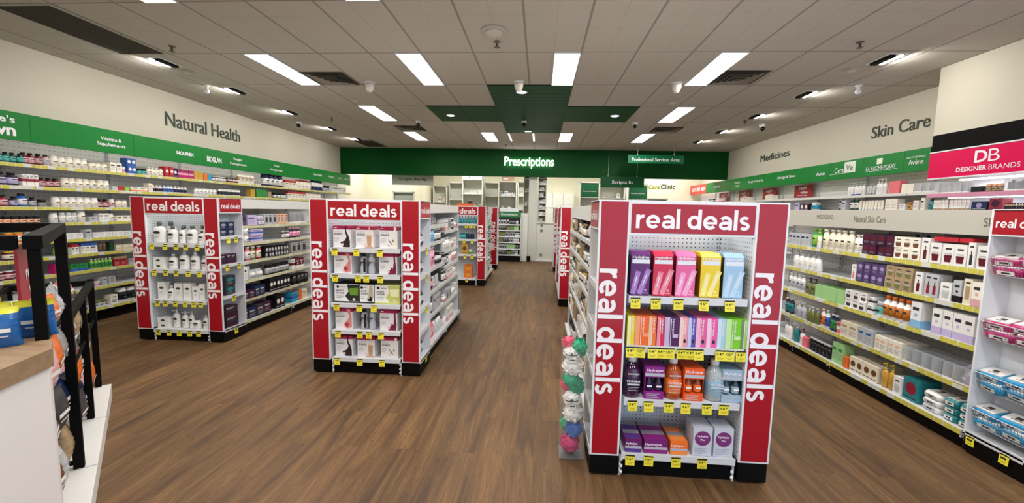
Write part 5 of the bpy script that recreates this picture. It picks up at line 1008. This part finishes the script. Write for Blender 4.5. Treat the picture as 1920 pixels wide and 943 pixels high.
# ------------------------------------------------------------------ cosmetics unit under the bulkhead
DB = Frame((4.62, 5.38, 0), -PI/2)
t = thing('cosmetics_display', DB.at(0, 0, 0), -PI/2, 'cosmetics unit with magenta header and lit pink-edged shelves beneath the bulkhead', 'display stand')
b = MB(); b.box(0, 0, 2.345, 3.5, .03, 2.475, mat('0a0a0b', .6, spec=.08)); b.build('black_valance', t)
b = MB(); b.box(0, -.01, 1.975, 3.5, .03, 2.265, mat('dc0050', .4, spec=.15)); b.text('D', .525, 2.105, .13, .125, -.012, M_LET, .02); b.text('B', .665, 2.105, .11, .125, -.012, M_LET, -.005); b.text('DESIGNER', .34, 2.02, .32, .05, -.012, M_LET, .018); b.text('BRANDS', .68, 2.02, .29, .05, -.012, M_LET, -.005); b.build('magenta_header', t)
b = MB(); b.box(0, -.008, 2.266, 3.5, .03, 2.345, mat('0a0a0b', .6, spec=.08)); b.box(0, -.014, 2.268, 3.5, -.008, 2.282, M_WHITE); b.box(0, -.014, 1.962, 3.5, .03, 1.975, M_WHITE); b.build('white_trim', t)
b = MB(); b.box(0, .48, .1, 3.5, .5, 2.4, mat('c2c6d0', .4)); b.build('back_panel', t)
for z in (1.79, 1.60):
    b = MB(); b.box(0, .006, z-.02, 3.5, .48, z, mat('d8d4d8', .3)); b.box(0, 0, z-.04, 3.5, .006, z+.004, mat('d890ae', .3)); b.build('shelf', t)
b = MB(); b.box(.05, .30, 1.955, 3.4, .36, 1.97, M_LAMP); b.build('light_strip', t); area('lamp_glow', (1.6, .33, 1.95), 3.2, .05, 10, parent=t)
b = MB(); b.box(.05, .20, 1.745, 3.4, .24, 1.752, M_LAMP); b.build('light_strip', t); area('lamp_glow', (1.6, .22, 1.742), 3.2, .03, 8, parent=t)
b = MB(); b.box(0, .05, 0, 3.5, .5, 1.4, mat('cfcdd2', .5)); b.build('base_cabinet', t)
mk_ = 'make-up'
row(DB, 1.794, 'upper cosmetics shelf', [(.06, 'C', '', 'silver', 'rose', .06, .08, .13, 6), (.48, 'B', 'plain', 'black', 'grey', .12, .08, .06, 1), (.62, 'J', 'tan', 'black', 'peach', .05, .05, .08, 3), (.80, 'C', '', 'ink', 'black', .09, .08, .12, 2), (1.02, 'T', 'rose', 'ink', 'white', .03, .03, .1, 8), (1.35, 'C', '', 'black', 'ink', .08, .08, .1, 8)], mk_, 0, 1, .03, 'makeup')
row(DB, 1.604, 'lower cosmetics shelf', [(.03, 'U', 'peach', 'white', 'tan', .045, .04, .12, 9), (.50, 'B', 'roundel', 'navy', 'lilac', .16, .1, .09, 1), (.68, 'B', 'roundel', 'crimson', 'plum', .12, .1, .12, 1), (.82, 'T', 'black', 'tan', 'black', .018, .03, .07, 12), (1.25, 'B', 'band', 'plum', 'gold', .1, .1, .1, 6)], mk_, 0, 1, .03, 'makeup')

# ------------------------------------------------------------------ header lettering and hanging signs
b = MB(); b.text('Prescriptions', 0, 0, 1.42, .335, -.03, mat((1, 1, .96), .5, emit=4.5), .008, .03); o = b.build('illuminated_lettering'); o.location = (-1.05, 12.245, 2.70); tag(o, 'glowing white word Prescriptions on the dark green header', 'lettering')
area('lamp_glow', (0, 0, 0), 1.3, .25, 3, rot=(PI/2, 0, 0), parent=o).location = (.7, -.05, .17)
def hang(name, x, y, z0, w, h, text, c, tc, label, hooks=True, zt=None, tw=.86, th=.36):
    t = thing(name, (x, y, z0), 0, label, 'sign')
    b = MB(); b.box(0, 0, 0, w, .012, h, c); b.text(text, w*(1-tw)/2, h*(1-th)/2-.01, w*tw, h*th, -.0015, tc, .012); b.box(0, -.001, 0, w, .013, .006, c); b.build('board', t)
    for q in (.17, .83):
        b = MB(); b.tube([(w*q, .006, h), (w*q, .006, (zt or h+.1))], .004, M_STEEL, 6); b.lathe([(.014, h+.0), (.014, h+.03)], M_WHITE, 8, w*q, .006); b.build('hook', t)
hang('hanging_sign', 2.266, 11.3, 2.79, 1.42, .215, 'Professional Services Area', mat('0a6a40', .4, spec=.2), M_LET, 'green hanging sign reading Professional Services Area in front of header', zt=CZ-2.79, th=.42)
hang('hanging_sign', 1.70, 12.18, 2.20, 1.22, .31, 'Scripts In', mat('004a1c', .4, spec=.2), M_LET, 'dark green hanging sign reading Scripts In below the header', zt=.9, tw=.47, th=.36)
hang('hanging_sign', -4.50, 12.62, 2.20, 1.27, .36, 'Scripts Ready', mat('b2b4a8', .4), mat('1e1c18'), 'grey hanging sign reading Scripts Ready below the header', zt=1.0, tw=.68, th=.3)
t = thing('wall_sign', (3.32, 14.09, 2.27), 0, 'clinic sign with square cross emblem on the cream wall past Scripts In', 'sign')
b = MB(); b.box(-.02, -.006, .0, .16, 0, .17, mat('54604a')); b.box(.05, -.008, .03, .09, -.006, .14, M_LET); b.box(.015, -.008, .065, .125, -.006, .105, M_LET); b.build('emblem', t)
b = MB(); b.text('Care', .21, .02, .36, .13, -.006, mat('8f9a2c'), .02, .005); b.text('Clinic', .60, .02, .45, .15, -.006, mat('3a4a30'), .02, .005); b.build('lettering', t)

# ------------------------------------------------------------------ dispensary
def tower(x0, y, w, z0, z1, n, d, label, seed, fillp=.7, head=None, pal=('e4e2dc', 'd8d6d0', 'c9c2b8', 'e9e9e9', 'cfd6de', 'b9a8a0', 'd9c9a4')):
    t = thing('dispensary_shelf', (x0, y, 0), 0, label, 'shelf'); c = mat('d9d8cc', .5)
    b = MB(); b.box(0, 0, z0, .025, d, z1, c); b.box(w-.025, 0, z0, w, d, z1, c); b.box(.025, d-.015, z0, w-.025, d, z1, mat('c4c4b8', .5)); b.box(0, 0, z1-.025, w, d, z1, c); b.build('carcass', t)
    g = random.Random(seed); hz = (z1-z0-.03)/n
    for k in range(n):
        z = z0+.01+hz*k; b = MB(); b.box(.025, .005, z, w-.025, d-.015, z+.018, c); b.build('shelf', t)
        if head and k == n-1:
            b = MB(); b.box(.03, .01, z+.02, w-.03, .02, z1-.03, mat('0f5a34')); b.text(head, w*.15, z+hz*.4, w*.7, .04, .008, M_LET, 0); b.build('green_header', t); continue
        x = .04
        while x < w-.1:
            if g.random() < fillp:
                ww, hh = g.uniform(.045, .11), g.uniform(.07, min(.17, hz-.05)); cc = g.choice(pal)
                P = proto('B', g.choice(('lines', 'band', 'top', 'foot')), cc, g.choice(('grey', 'silver', 'b08a86', '8f9ab0')), round(ww, 2), .1, round(hh, 2))
                q = 'shelf %d from the bottom' % (k+1)
                put(P[:1], 'dispensary_carton', Matrix.Translation((x0+x+ww/2, y+.08, z+.018)), 'pale medicine carton, %s row up, %s' % (ORD[k], label), 'carton', 'cartons on the %s row up of the %s' % (ORD[k], label))
                x += ww+.004
            else: x += g.uniform(.05, .14)
tower(-3.85, 15.0, .50, 0, 2.33, 4, .3, 'pigeonhole shelf beside the grey pillar', 1, .45)
tower(-3.30, 15.1, .62, 0, 2.46, 4, .3, 'open shelf left of the tall white tower', 2, .35)
tower(-2.72, 14.6, .72, 0, 2.55, 5, .35, 'tall white tower behind the third display', 3, .75)
tower(-2.0, 15.1, .72, 0, 2.48, 5, .3, 'half empty shelf right of the tall white tower', 4, .25)
tower(-1.72+.3, 14.3, .62, 0, 2.47, 5, .35, 'second white tower in the middle of the dispensary', 5, .8)
tower(-.80, 15.1, .62, 0, 2.52, 5, .3, 'shelf between the second tower and the column', 6, .5)
tower(-.52, 13.2, .22, 0, 2.50, 6, .3, 'narrow shelf just left of the white column', 7, .95)
tower(-.06, 12.48, .25, 1.166, 2.46, 7, .3, 'narrow pigeonhole shelf right of the white column', 8, .95)
tower(1.30, 13.9, .62, 0, 2.46, 5, .3, 'shelf with green heading left of Scripts In', 9, .6, 'Common Actions')
tower(1.93, 14.0, .85, 0, 2.46, 5, .3, 'grey shelf behind Scripts In', 10, .4)
tower(2.80, 13.7, .62, 0, 2.40, 5, .3, 'shelf with green heading right of Scripts In', 11, .8, 'Common Actions')
for q, (x, y, z, w, h) in enumerate(((-2.74, 14.65, 2.552, .25, .10), (-2.45, 14.65, 2.552, .42, .20), (-1.3, 14.35, 2.472, .40, .18), (-.50, 13.25, 2.502, .17, .17), (-.04, 12.5, 2.462, .20, .17))):
    b = MB(); b.box(0, 0, 0, w, .25, h, mat(('cfccc4', 'd6d4cc', '8a7058', '4a5038', '8a6850')[q], .6)); b.fq(w*.1, h*.35, w*.5, h*.6, -.001, 'silver'); o = b.build('storage_box'); o.location = (x, y, z); tag(o, 'storage box on top of the dispensary shelving, %s from left' % ORD[q], 'box')
b = MB(); b.box(-.33, 12.42, 0, -.08, 12.62, 2.475, mat('cfcfc6', .5)); o = struct(b, 'column_back')
b = MB(); b.box(-.08, 12.45, 0, .62, 12.50, 1.13, mat('d6d6ce', .5)); b.box(-.08, 12.42, 1.13, .95, 12.80, 1.165, mat('dcdcd4', .4)); b.box(.62, 12.45, 0, .95, 12.5, 1.13, mat('d6d6ce', .5)); o = b.build('service_counter'); tag(o, 'low white dispensary counter at the end of the aisle', 'counter')
b = MB(); b.box(-.07, 12.43, .0, .95, 12.45, .06, M_WHITE); b.build('plinth', o)
for q, z in enumerate((1.04, .88, .16)):
    b = MB(); b.box(0, 0, 0, .075, .012, .075, mat('8e8d88', .4)); b.box(.02, -.003, .02, .055, 0, .055, mat('5a5a58')); p = b.build('power_outlet'); p.location = (.03, 12.436, z); tag(p, 'grey power outlet on the low counter front, %s from the top' % ORD[q], 'outlet')
t = thing('wall_cupboard', (.07, 15.25, 1.62), 0, 'white two-door wall cupboard in the dispensary', 'cupboard')
b = MB(); b.box(0, 0, 0, 1.15, .34, .52, mat('d8d9d0', .5)); b.build('carcass', t)
for k in range(3):
    b = MB(); b.box(.01+.38*k, -.02, .005, .375+.38*k, 0, .515, mat('dfe0d6', .45)); d = b.build('door', t); h = MB(); h.tube([(.34+.38*k, -.03, .05), (.34+.38*k, -.03, .15)], .006, M_STEEL, 6); h.build('handle', d)
t = thing('refrigerator', (.04, 14.9, 0), 0, 'tall white refrigerator below the wall cupboard', 'refrigerator')
b = MB(); b.box(0, .03, 0, .44, .6, 1.6, mat('dededa', .4)); b.build('body', t); b = MB(); b.box(.005, 0, .9, .435, .03, 1.59, mat('e2e3de', .35)); d = b.build('door', t); b = MB(); b.box(.005, 0, .05, .435, .03, .88, mat('e2e3de', .35)); b.build('door', t); b = MB(); b.tube([(.05, -.02, 1.0), (.05, -.02, 1.3)], .008, M_STEEL, 6); b.build('handle', d)
# small convenience gondola under the header
t = thing('display_stand', (-1.22, 12.2, 0), 0, 'low seven-shelf stand with green heading at the end of the aisle', 'display stand')
b = MB(); b.box(0, 0, 0, .68, .3, .16, M_KICK); b.build('kick_base', t)
b = MB(); b.box(0, .28, .16, .68, .3, 1.5, mat('3c3c3c', .5)); b.box(0, 0, .16, .012, .3, 1.42, M_STEEL); b.box(.668, 0, .16, .68, .3, 1.42, M_WHITE); b.build('frame', t)
b = MB(); b.box(0, -.004, 1.30, .68, .01, 1.46, mat('17743a', .4)); b.text('Convenience', .10, 1.35, .48, .07, -.006, M_LET, .01); b.build('header_sign', t)
b = MB(); b.box(.05, .1, 1.46, .60, .28, 1.56, M_WHITE); b.build('top_box', t)
CB = Frame((-1.22, 12.2, 0), 0)
for q, z in enumerate((1.09, .92, .74, .57, .38, .2)):
    b = MB(); b.box(.012, 0, z-.02, .668, .28, z, M_STEEL); b.box(.012, -.004, z-.03, .668, 0, z+.004, M_WHITE); b.build('shelf', t)
    fill(CB, z+.004, '%s shelf of low stand' % ORD[q], 0, .66, 'first aid', 0, 1, 200+q, [('B', 'band', 'white', 'green'), ('B', 'lines', 'olive', 'lime'), ('W', '', 'silver', 'ink'), ('K', 'white', 'white', 'silver'), ('B', 'top', 'black', 'grey'), ('B', 'plain', 'mint', 'white')], .12, .02, name='aid')
t = thing('counter_end', (-.54, 12.36, 0), 0, 'white counter end panel right of the low stand', 'panel')
b = MB(); b.box(0, 0, 0, .20, .5, 1.42, mat('dcdcd6', .5)); b.build('panel', t); b = MB(); b.box(.19, -.02, 0, .3, .02, .16, M_KICK); b.build('kick_plate', t)
b = MB(); b.box(0, 0, 0, .34, .3, .04, mat('e0722c', .5)); b.box(.02, .02, .04, .32, .28, .07, mat('c85a20', .5)); o = b.build('storage_tray'); o.location = (-1.72, 8.6, 1.552); tag(o, 'orange tray lying on top of the distant spray display run', 'tray')
t = thing('computer_monitor', (.86, 12.62, 1.165), -.9, 'dark computer monitor seen edge on over the low counter', 'monitor')
b = MB(); b.box(-.2, -.012, .10, .2, .012, .38, M_BLACK); b.build('screen', t); b = MB(); b.box(-.015, .0, .01, .015, .02, .14, M_BLACK); b.box(-.1, -.07, 0, .1, .07, .012, M_BLACK); b.build('stand', t)
b = MB(); b.tube([(.12*math.cos(a), 0, .1*math.sin(a)) for a in [PI*k/12 for k in range(13)]], .010, M_BLACK); o = b.build('basket_handle'); o.location = (.9, 5.0, 1.545); o.rotation_euler = (0, 0, .3); tag(o, 'black curved carry handle resting on top of the bath goods run', 'handle')

# ------------------------------------------------------------------ pharmacist behind the counter (only hair shows over the shelving)
def person(loc, rot, label):
    V = [(0, 0, .93), (0, 0, 1.10), (0, -.01, 1.30), (0, .0, 1.45), (0, -.01, 1.53), (0, -.02, 1.62), (0, -.015, 1.70)]
    Rr = [.15, .14, .155, .10, .055, .085, .08]; Ed = [(0, 1), (1, 2), (2, 3), (3, 4), (4, 5), (5, 6)]
    def add(p, r, a): V.append(p); Rr.append(r); Ed.append((a, len(V)-1)); return len(V)-1
    for s in (-1, 1):
        a = add((s*.09, 0, .88), .095, 0); a = add((s*.10, -.01, .50), .06, a); a = add((s*.10, .02, .09), .04, a); add((s*.11, -.13, .04), .035, a)
        a = add((s*.18, 0, 1.42), .055, 3); a = add((s*.22, .01, 1.14), .042, a); a = add((s*.20, -.18, 1.02), .032, a); h = add((s*.17, -.27, 1.02), .026, a)
        for k in range(4):
            f = add((s*(.17-.028+.019*k), -.335, 1.015), .009, h); f = add((s*(.17-.028+.019*k), -.37+.004*abs(k-1), 1.0), .008, f); add((s*(.17-.028+.019*k), -.385+.006*abs(k-1), .975), .007, f)
        f = add((s*.125, -.285, 1.01), .011, h); add((s*.11, -.32, 1.0), .009, f)
    me = bpy.data.meshes.new('person'); me.from_pydata([tuple(v) for v in V], Ed, []); o = bpy.data.objects.new('person', me); COL.objects.link(o)
    o.modifiers.new('skin', 'SKIN'); lay = me.skin_vertices[0].data if me.skin_vertices else None
    if lay is None:
        bpy.context.view_layer.objects.active = o
    for i, r in enumerate(Rr):
        me.skin_vertices[0].data[i].radius = (r, r)
    me.skin_vertices[0].data[0].use_root = True
    sb = o.modifiers.new('smooth', 'SUBSURF'); sb.levels = 1; sb.render_levels = 2
    me.materials.append(mat('b98a6c', .55)); o.location = loc; o.rotation_euler = (0, 0, rot); tag(o, label, 'person')
    b = MB(); b.sphere((0, .005, 1.715), .1, mat('0c0a0a', .6), 16, (.088, .10, .09)); b.sphere((0, .05, 1.66), .08, mat('0c0a0a', .6), 14, (.083, .07, .10)); b.build('hair', o)
    b = MB(); b.lathe([(.19, .78), (.175, .95), (.165, 1.1), (.19, 1.3), (.17, 1.43), (.075, 1.49)], mat('26402f', .7), 20, ys=.68); b.build('shirt', o)
    b = MB()
    for s in (-1, 1): b.sphere((s*.032, -.098, 1.655), .012, M_WHITE, 10); b.sphere((s*.032, -.108, 1.655), .006, M_BLACK, 8)
    b.build('eyes', o)
    b = MB(); b.box(-.01, -.125, 1.61, .01, -.095, 1.645, mat('b98a6c', .55)); b.build('nose', o); b = MB(); b.box(-.025, -.108, 1.575, .025, -.098, 1.583, mat('8a4a44', .5)); b.build('mouth', o)
    b = MB()
    for s in (-1, 1): b.sphere((s*.088, 0, 1.64), .02, mat('b98a6c', .55), 8, (.01, .018, .028))
    b.build('ears', o)
try: person((-2.25, 13.5, 0), .1, 'person with black hair working behind the counter, mostly hidden by the distant spray display')
except Exception as e: print('PERSON', e)

# ------------------------------------------------------------------ clear bin of bath puffs beside the hydration display
BX, BY, BH = .232, 2.50, .075
t = thing('clear_bin', (BX, BY, 0), 0, 'tall clear plastic bin of bath puffs beside the hydration display', 'bin')
pl = mat('e6ecee', .04, alpha=.04); b = MB()
for x0, y0, x1, y1 in ((-BH, -BH, -BH+.002, BH), (BH-.002, -BH, BH, BH), (-BH, -BH, BH, -BH+.002), (-BH, BH-.002, BH, BH)): b.box(x0, y0, .008, x1, y1, .72, pl)
b.build('clear_wall', t); b = MB(); b.box(-BH, -BH, 0, BH, BH, .008, mat('5d5a56', .3)); b.build('base', t)
def puff(c, r, p, label, face=False, seed=0):
    b = MB(); g = random.Random(seed); m = mat(c, .7)
    b.sphere((0, 0, 0), r*.9, m, 16, jit=.05, seed=seed)
    for k in range(120):
        u = g.uniform(-1, 1); th = g.uniform(0, 2*PI); q = math.sqrt(1-u*u); d = Vector((q*math.cos(th), q*math.sin(th), u)); e = d.orthogonal().normalized(); f = d.cross(e)
        a = g.uniform(0, PI); w = (e*math.cos(a)+f*math.sin(a))*.6; rr = r*g.uniform(.96, 1.08)
        b.add([tuple(d*r*.7-w*r*.3), tuple(d*rr-w*r*.22+f*.004), tuple(d*rr+w*r*.22-f*.004), tuple(d*r*.7+w*r*.3)], [(0, 1, 2, 3)], m)
    o = b.build('bath_puff'); o.location = p; tag(o, label, 'bath puff')
    if face:
        b = MB(); k = mat('1a1a1e', .4)
        for s in (-.4, .25): b.tube([(s*r+.02*math.cos(a), -r*.98, r*.25+.012*math.sin(a)) for a in [PI+PI*j/6 for j in range(7)]], .003, k, 6)
        b.sphere((-.005, -r*1.0, r*.0), .005, k, 8); b.build('face', o); b = MB(); b.box(-.02, -r*1.05, -r*.7, .02, -r*1.03, -r*.35, mat('e8e8e8')); b.fq(-.015, -r*.55, .015, -r*.42, -r*1.06, 'ink'); b.build('paper_tag', o)
X, Y = BX, BY+.02
for i, (c, r, dx, dy, z, lab, f) in enumerate((('c02a6a', .062, -.008, -.02, .07, 'magenta bath puff at the bottom of the clear bin', 0), ('3a6ab8', .055, .015, -.02, .165, 'blue bath puff low in the clear bin', 0), ('4aa07a', .05, -.02, .02, .175, 'green bath puff low in the clear bin behind the blue one', 0),
    ('e8e6e2', .062, .005, -.02, .265, 'white bath puff with a paper tag, lower half of the clear bin', 0), ('f0eeea', .056, -.004, -.024, .36, 'white bath puff with a stitched face, lower one', 1), ('1f9a70', .055, .02, -.01, .435, 'emerald bath puff right of the lower white face', 0), ('d84a68', .045, -.03, .02, .43, 'red bath puff against the far wall of the clear bin', 0), ('28a47a', .052, -.012, -.02, .480, 'emerald bath puff in the middle of the clear bin', 0),
    ('ece9e4', .062, -.008, -.02, .56, 'white bath puff under the upper white face', 0), ('f0eeea', .054, -.012, -.024, .645, 'white bath puff with a stitched face, upper one', 1), ('d85a72', .045, -.03, .0, .70, 'coral bath puff beside the upper white face', 0), ('22a070', .06, .022, -.01, .675, 'emerald bath puff at the top of the clear bin', 0))):
    puff(c, r, (X+dx, Y+dy, z), lab, f, i)

# ------------------------------------------------------------------ checkout counter and impulse stand, front left corner
WOOD = None
def wood():
    m, nt, b = nodes('oak_worktop'); L = nt.links.new; tc = N(nt, 'ShaderNodeTexCoord'); mp = N(nt, 'ShaderNodeMapping'); mp.inputs['Scale'].default_value = (3, 30, 30); mp.inputs['Rotation'].default_value = (0, 0, 1.2); L(tc.outputs['Object'], mp.inputs['Vector'])
    n = N(nt, 'ShaderNodeTexNoise'); n.inputs['Scale'].default_value = 1.5; n.inputs['Detail'].default_value = 5; L(mp.outputs['Vector'], n.inputs['Vector']); L(mixc(nt, n.outputs['Fac'], lin('6f563e'), lin('a68a6a')), b.inputs['Base Color']); b.inputs['Roughness'].default_value = .5; return m
t = thing('checkout_counter', (0, 0, 0), 0, 'white checkout counter with oak worktop in the near corner', 'counter')
poly = [(-1.49, 1.15), (-1.65, 1.28), (-1.96, .96), (-2.4, .5), (-2.3, 0.0), (-1.22, .38)]
b = MB(); b.prism(poly, 0, .995, mat('dedad8', .45)); b.build('body', t)
b = MB(); b.prism([(-1.48, 1.155), (-1.65, 1.29), (-1.97, .96), (-2.4, .5), (-2.3, 0.0), (-1.21, .38)], .995, 1.05, wood()); b.build('worktop', t, .002)
IM = Frame((-1.628, 1.176, 0), PI*.75)
t = thing('impulse_stand', IM.at(0, 0, 0), IM.rot, 'black-framed impulse stand with white shelves beside the checkout counter', 'display stand')
bk = mat('050505', .6, spec=.1)
def bar(p, q, s=.042, nm='frame_bar'):
    b = MB(); p, q = Vector(p), Vector(q); lo = Vector([min(p[i], q[i])-s/2 for i in range(3)]); hi = Vector([max(p[i], q[i])+s/2 for i in range(3)]); b.box(*lo, *hi, bk); b.build(nm, t, .002)
bar((.023, -.053, 1.05), (.023, -.053, 1.36), .03, nm='post'); bar((1.09, 0, .12), (1.09, 0, 1.35), nm='post'); bar((1.76, 0, .12), (1.76, 0, .89), .036, 'post'); bar((2.386, 0, .12), (2.386, 0, .91), .036, 'post')
bar((0, .05, 1.07), (0, .05, 1.35), .03, nm='post'); bar((1.09, .40, .12), (1.09, .40, 1.35), nm='post')
b = MB(); b.prism([(.0, -.075), (1.09, -.022), (1.09, .022), (.0, -.031)], 1.348, 1.39, bk); b.build('frame_bar', t, .002)
bar((0, .2, 1.37), (0, 0, 1.37)); bar((0, .2, 1.37), (1.09, .2, 1.37), .03); bar((1.09, 0, 1.37), (1.09, .4, 1.37)); bar((1.09, 0, .90), (2.386, 0, .90), .036); bar((2.386, 0, .90), (2.386, .4, .90), .036); bar((2.386, .4, .13), (2.386, .4, .90), .036, 'post'); bar((1.09, .4, .90), (2.386, .4, .90), .03)
bar((1.09, 0, .62), (2.386, 0, .62), .014); bar((1.09, .0, .13), (1.09, .4, .13), .02); bar((1.76, .0, .13), (1.76, .4, .13), .02); bar((.3, .2, 1.04), (1.09, .2, 1.04), .02)
for a, c in ((.12, 1.06), (1.07, 1.73), (1.74, 2.40)):
    b = MB(); b.box(a, -.07, 0, c, .42, .10, mat('dcdad6', .45)); b.build('plinth', t, .003)
for z in (.92, .66, .40, .16):
    b = MB(); b.box(.12, .05, z-.02, 1.70 if z > .7 else 2.36, .40, z, mat('d6d4d0', .4)); b.box(.12, .042, z-.04, 1.7 if z > .7 else 2.36, .05, z+.006, mat('d6d4d0', .4)); b.build('shelf', t)
b = MB(); b.box(.12, .40, .1, 2.36, .415, .9, mat('3a3a3c', .5)); b.build('back_panel', t)
t2 = thing('hanging_sign', IM.at(.124, .003, .99), IM.rot+.01, 'dark red value sign hanging inside the black frame', 'sign')
b = MB(); b.box(0, -.004, .10, .32, .004, .36, mat('a01c30', .4)); b.text('real+', .10, .235, .17, .05, -.0055, M_LET, .02); b.text('value', .13, .18, .16, .045, -.0055, M_LET, .02); b.text('everyday', .12, .135, .19, .035, -.0055, M_LET, .01); b.build('board', t2); b = MB(); b.box(-.01, -.006, .10, .35, .006, .115, bk); b.build('clip_rail', t2)
SN = [('orange', 'red'), ('silver', 'white'), ('grey', 'orange'), ('charcoal', 'silver'), ('brown', 'silver'), ('navy', 'white'), ('silver', 'brown'), ('rose', 'lime'), ('tan', 'green')]
for q, (z, hb) in enumerate(((.926, .13), (.666, .2), (.406, .2), (.166, .2))):
    n = 8 if z > .7 else 10; g = random.Random(q+5)
    for i in range(n):
        x = .22+.215*i; c1, c2 = SN[(i*2+q*3) % len(SN)]
        if q == 0 and i >= 7: continue
        if q == 0 and i > 2: c1, c2 = (('orange', 'red'), ('silver', 'charcoal'), ('silver', 'white'), ('coral', 'pink'))[i-3]
        M = IM.M @ Matrix.Translation((x, .055, z)) @ Matrix.Rotation(g.uniform(-.25, .25), 4, 'Z') @ Matrix.Rotation(g.uniform(-.1, .2), 4, 'X')
        put(proto('S', 'plain', c1, c2, .19, .085, hb), 'snack_bag', M, 'shiny %s snack bag, %s along the %s shelf of the impulse stand' % (c1, ORD[i], ('top', 'second', 'third', 'bottom')[q]), 'snack')
for q, (x, y, rz, c) in enumerate(((-1.64, 1.145, .9, 'blue'), (-1.735, 1.19, .8, 'blue'), (-1.66, 1.26, .6, 'blue'), (-1.80, 1.235, .9, 'blue'))):
    put(proto('S', 'top', '1c5a9c', 'd8d43a', .095, .05, .12), 'treat_bag', Matrix.Translation((x, y, 1.05)) @ Matrix.Rotation(rz, 4, 'Z') @ Matrix.Rotation(rnd.uniform(-.15, .15), 4, 'Y'), 'blue treat bag with yellow top on the oak worktop, %s from the corner' % ORD[q], 'snack')
for ob in bpy.data.objects:
    if ob.type == 'LIGHT': ob.visible_glossy = True
print('OBJECTS', len(bpy.data.objects), 'dups', sum(1 for v in USED.values() if v > 1))
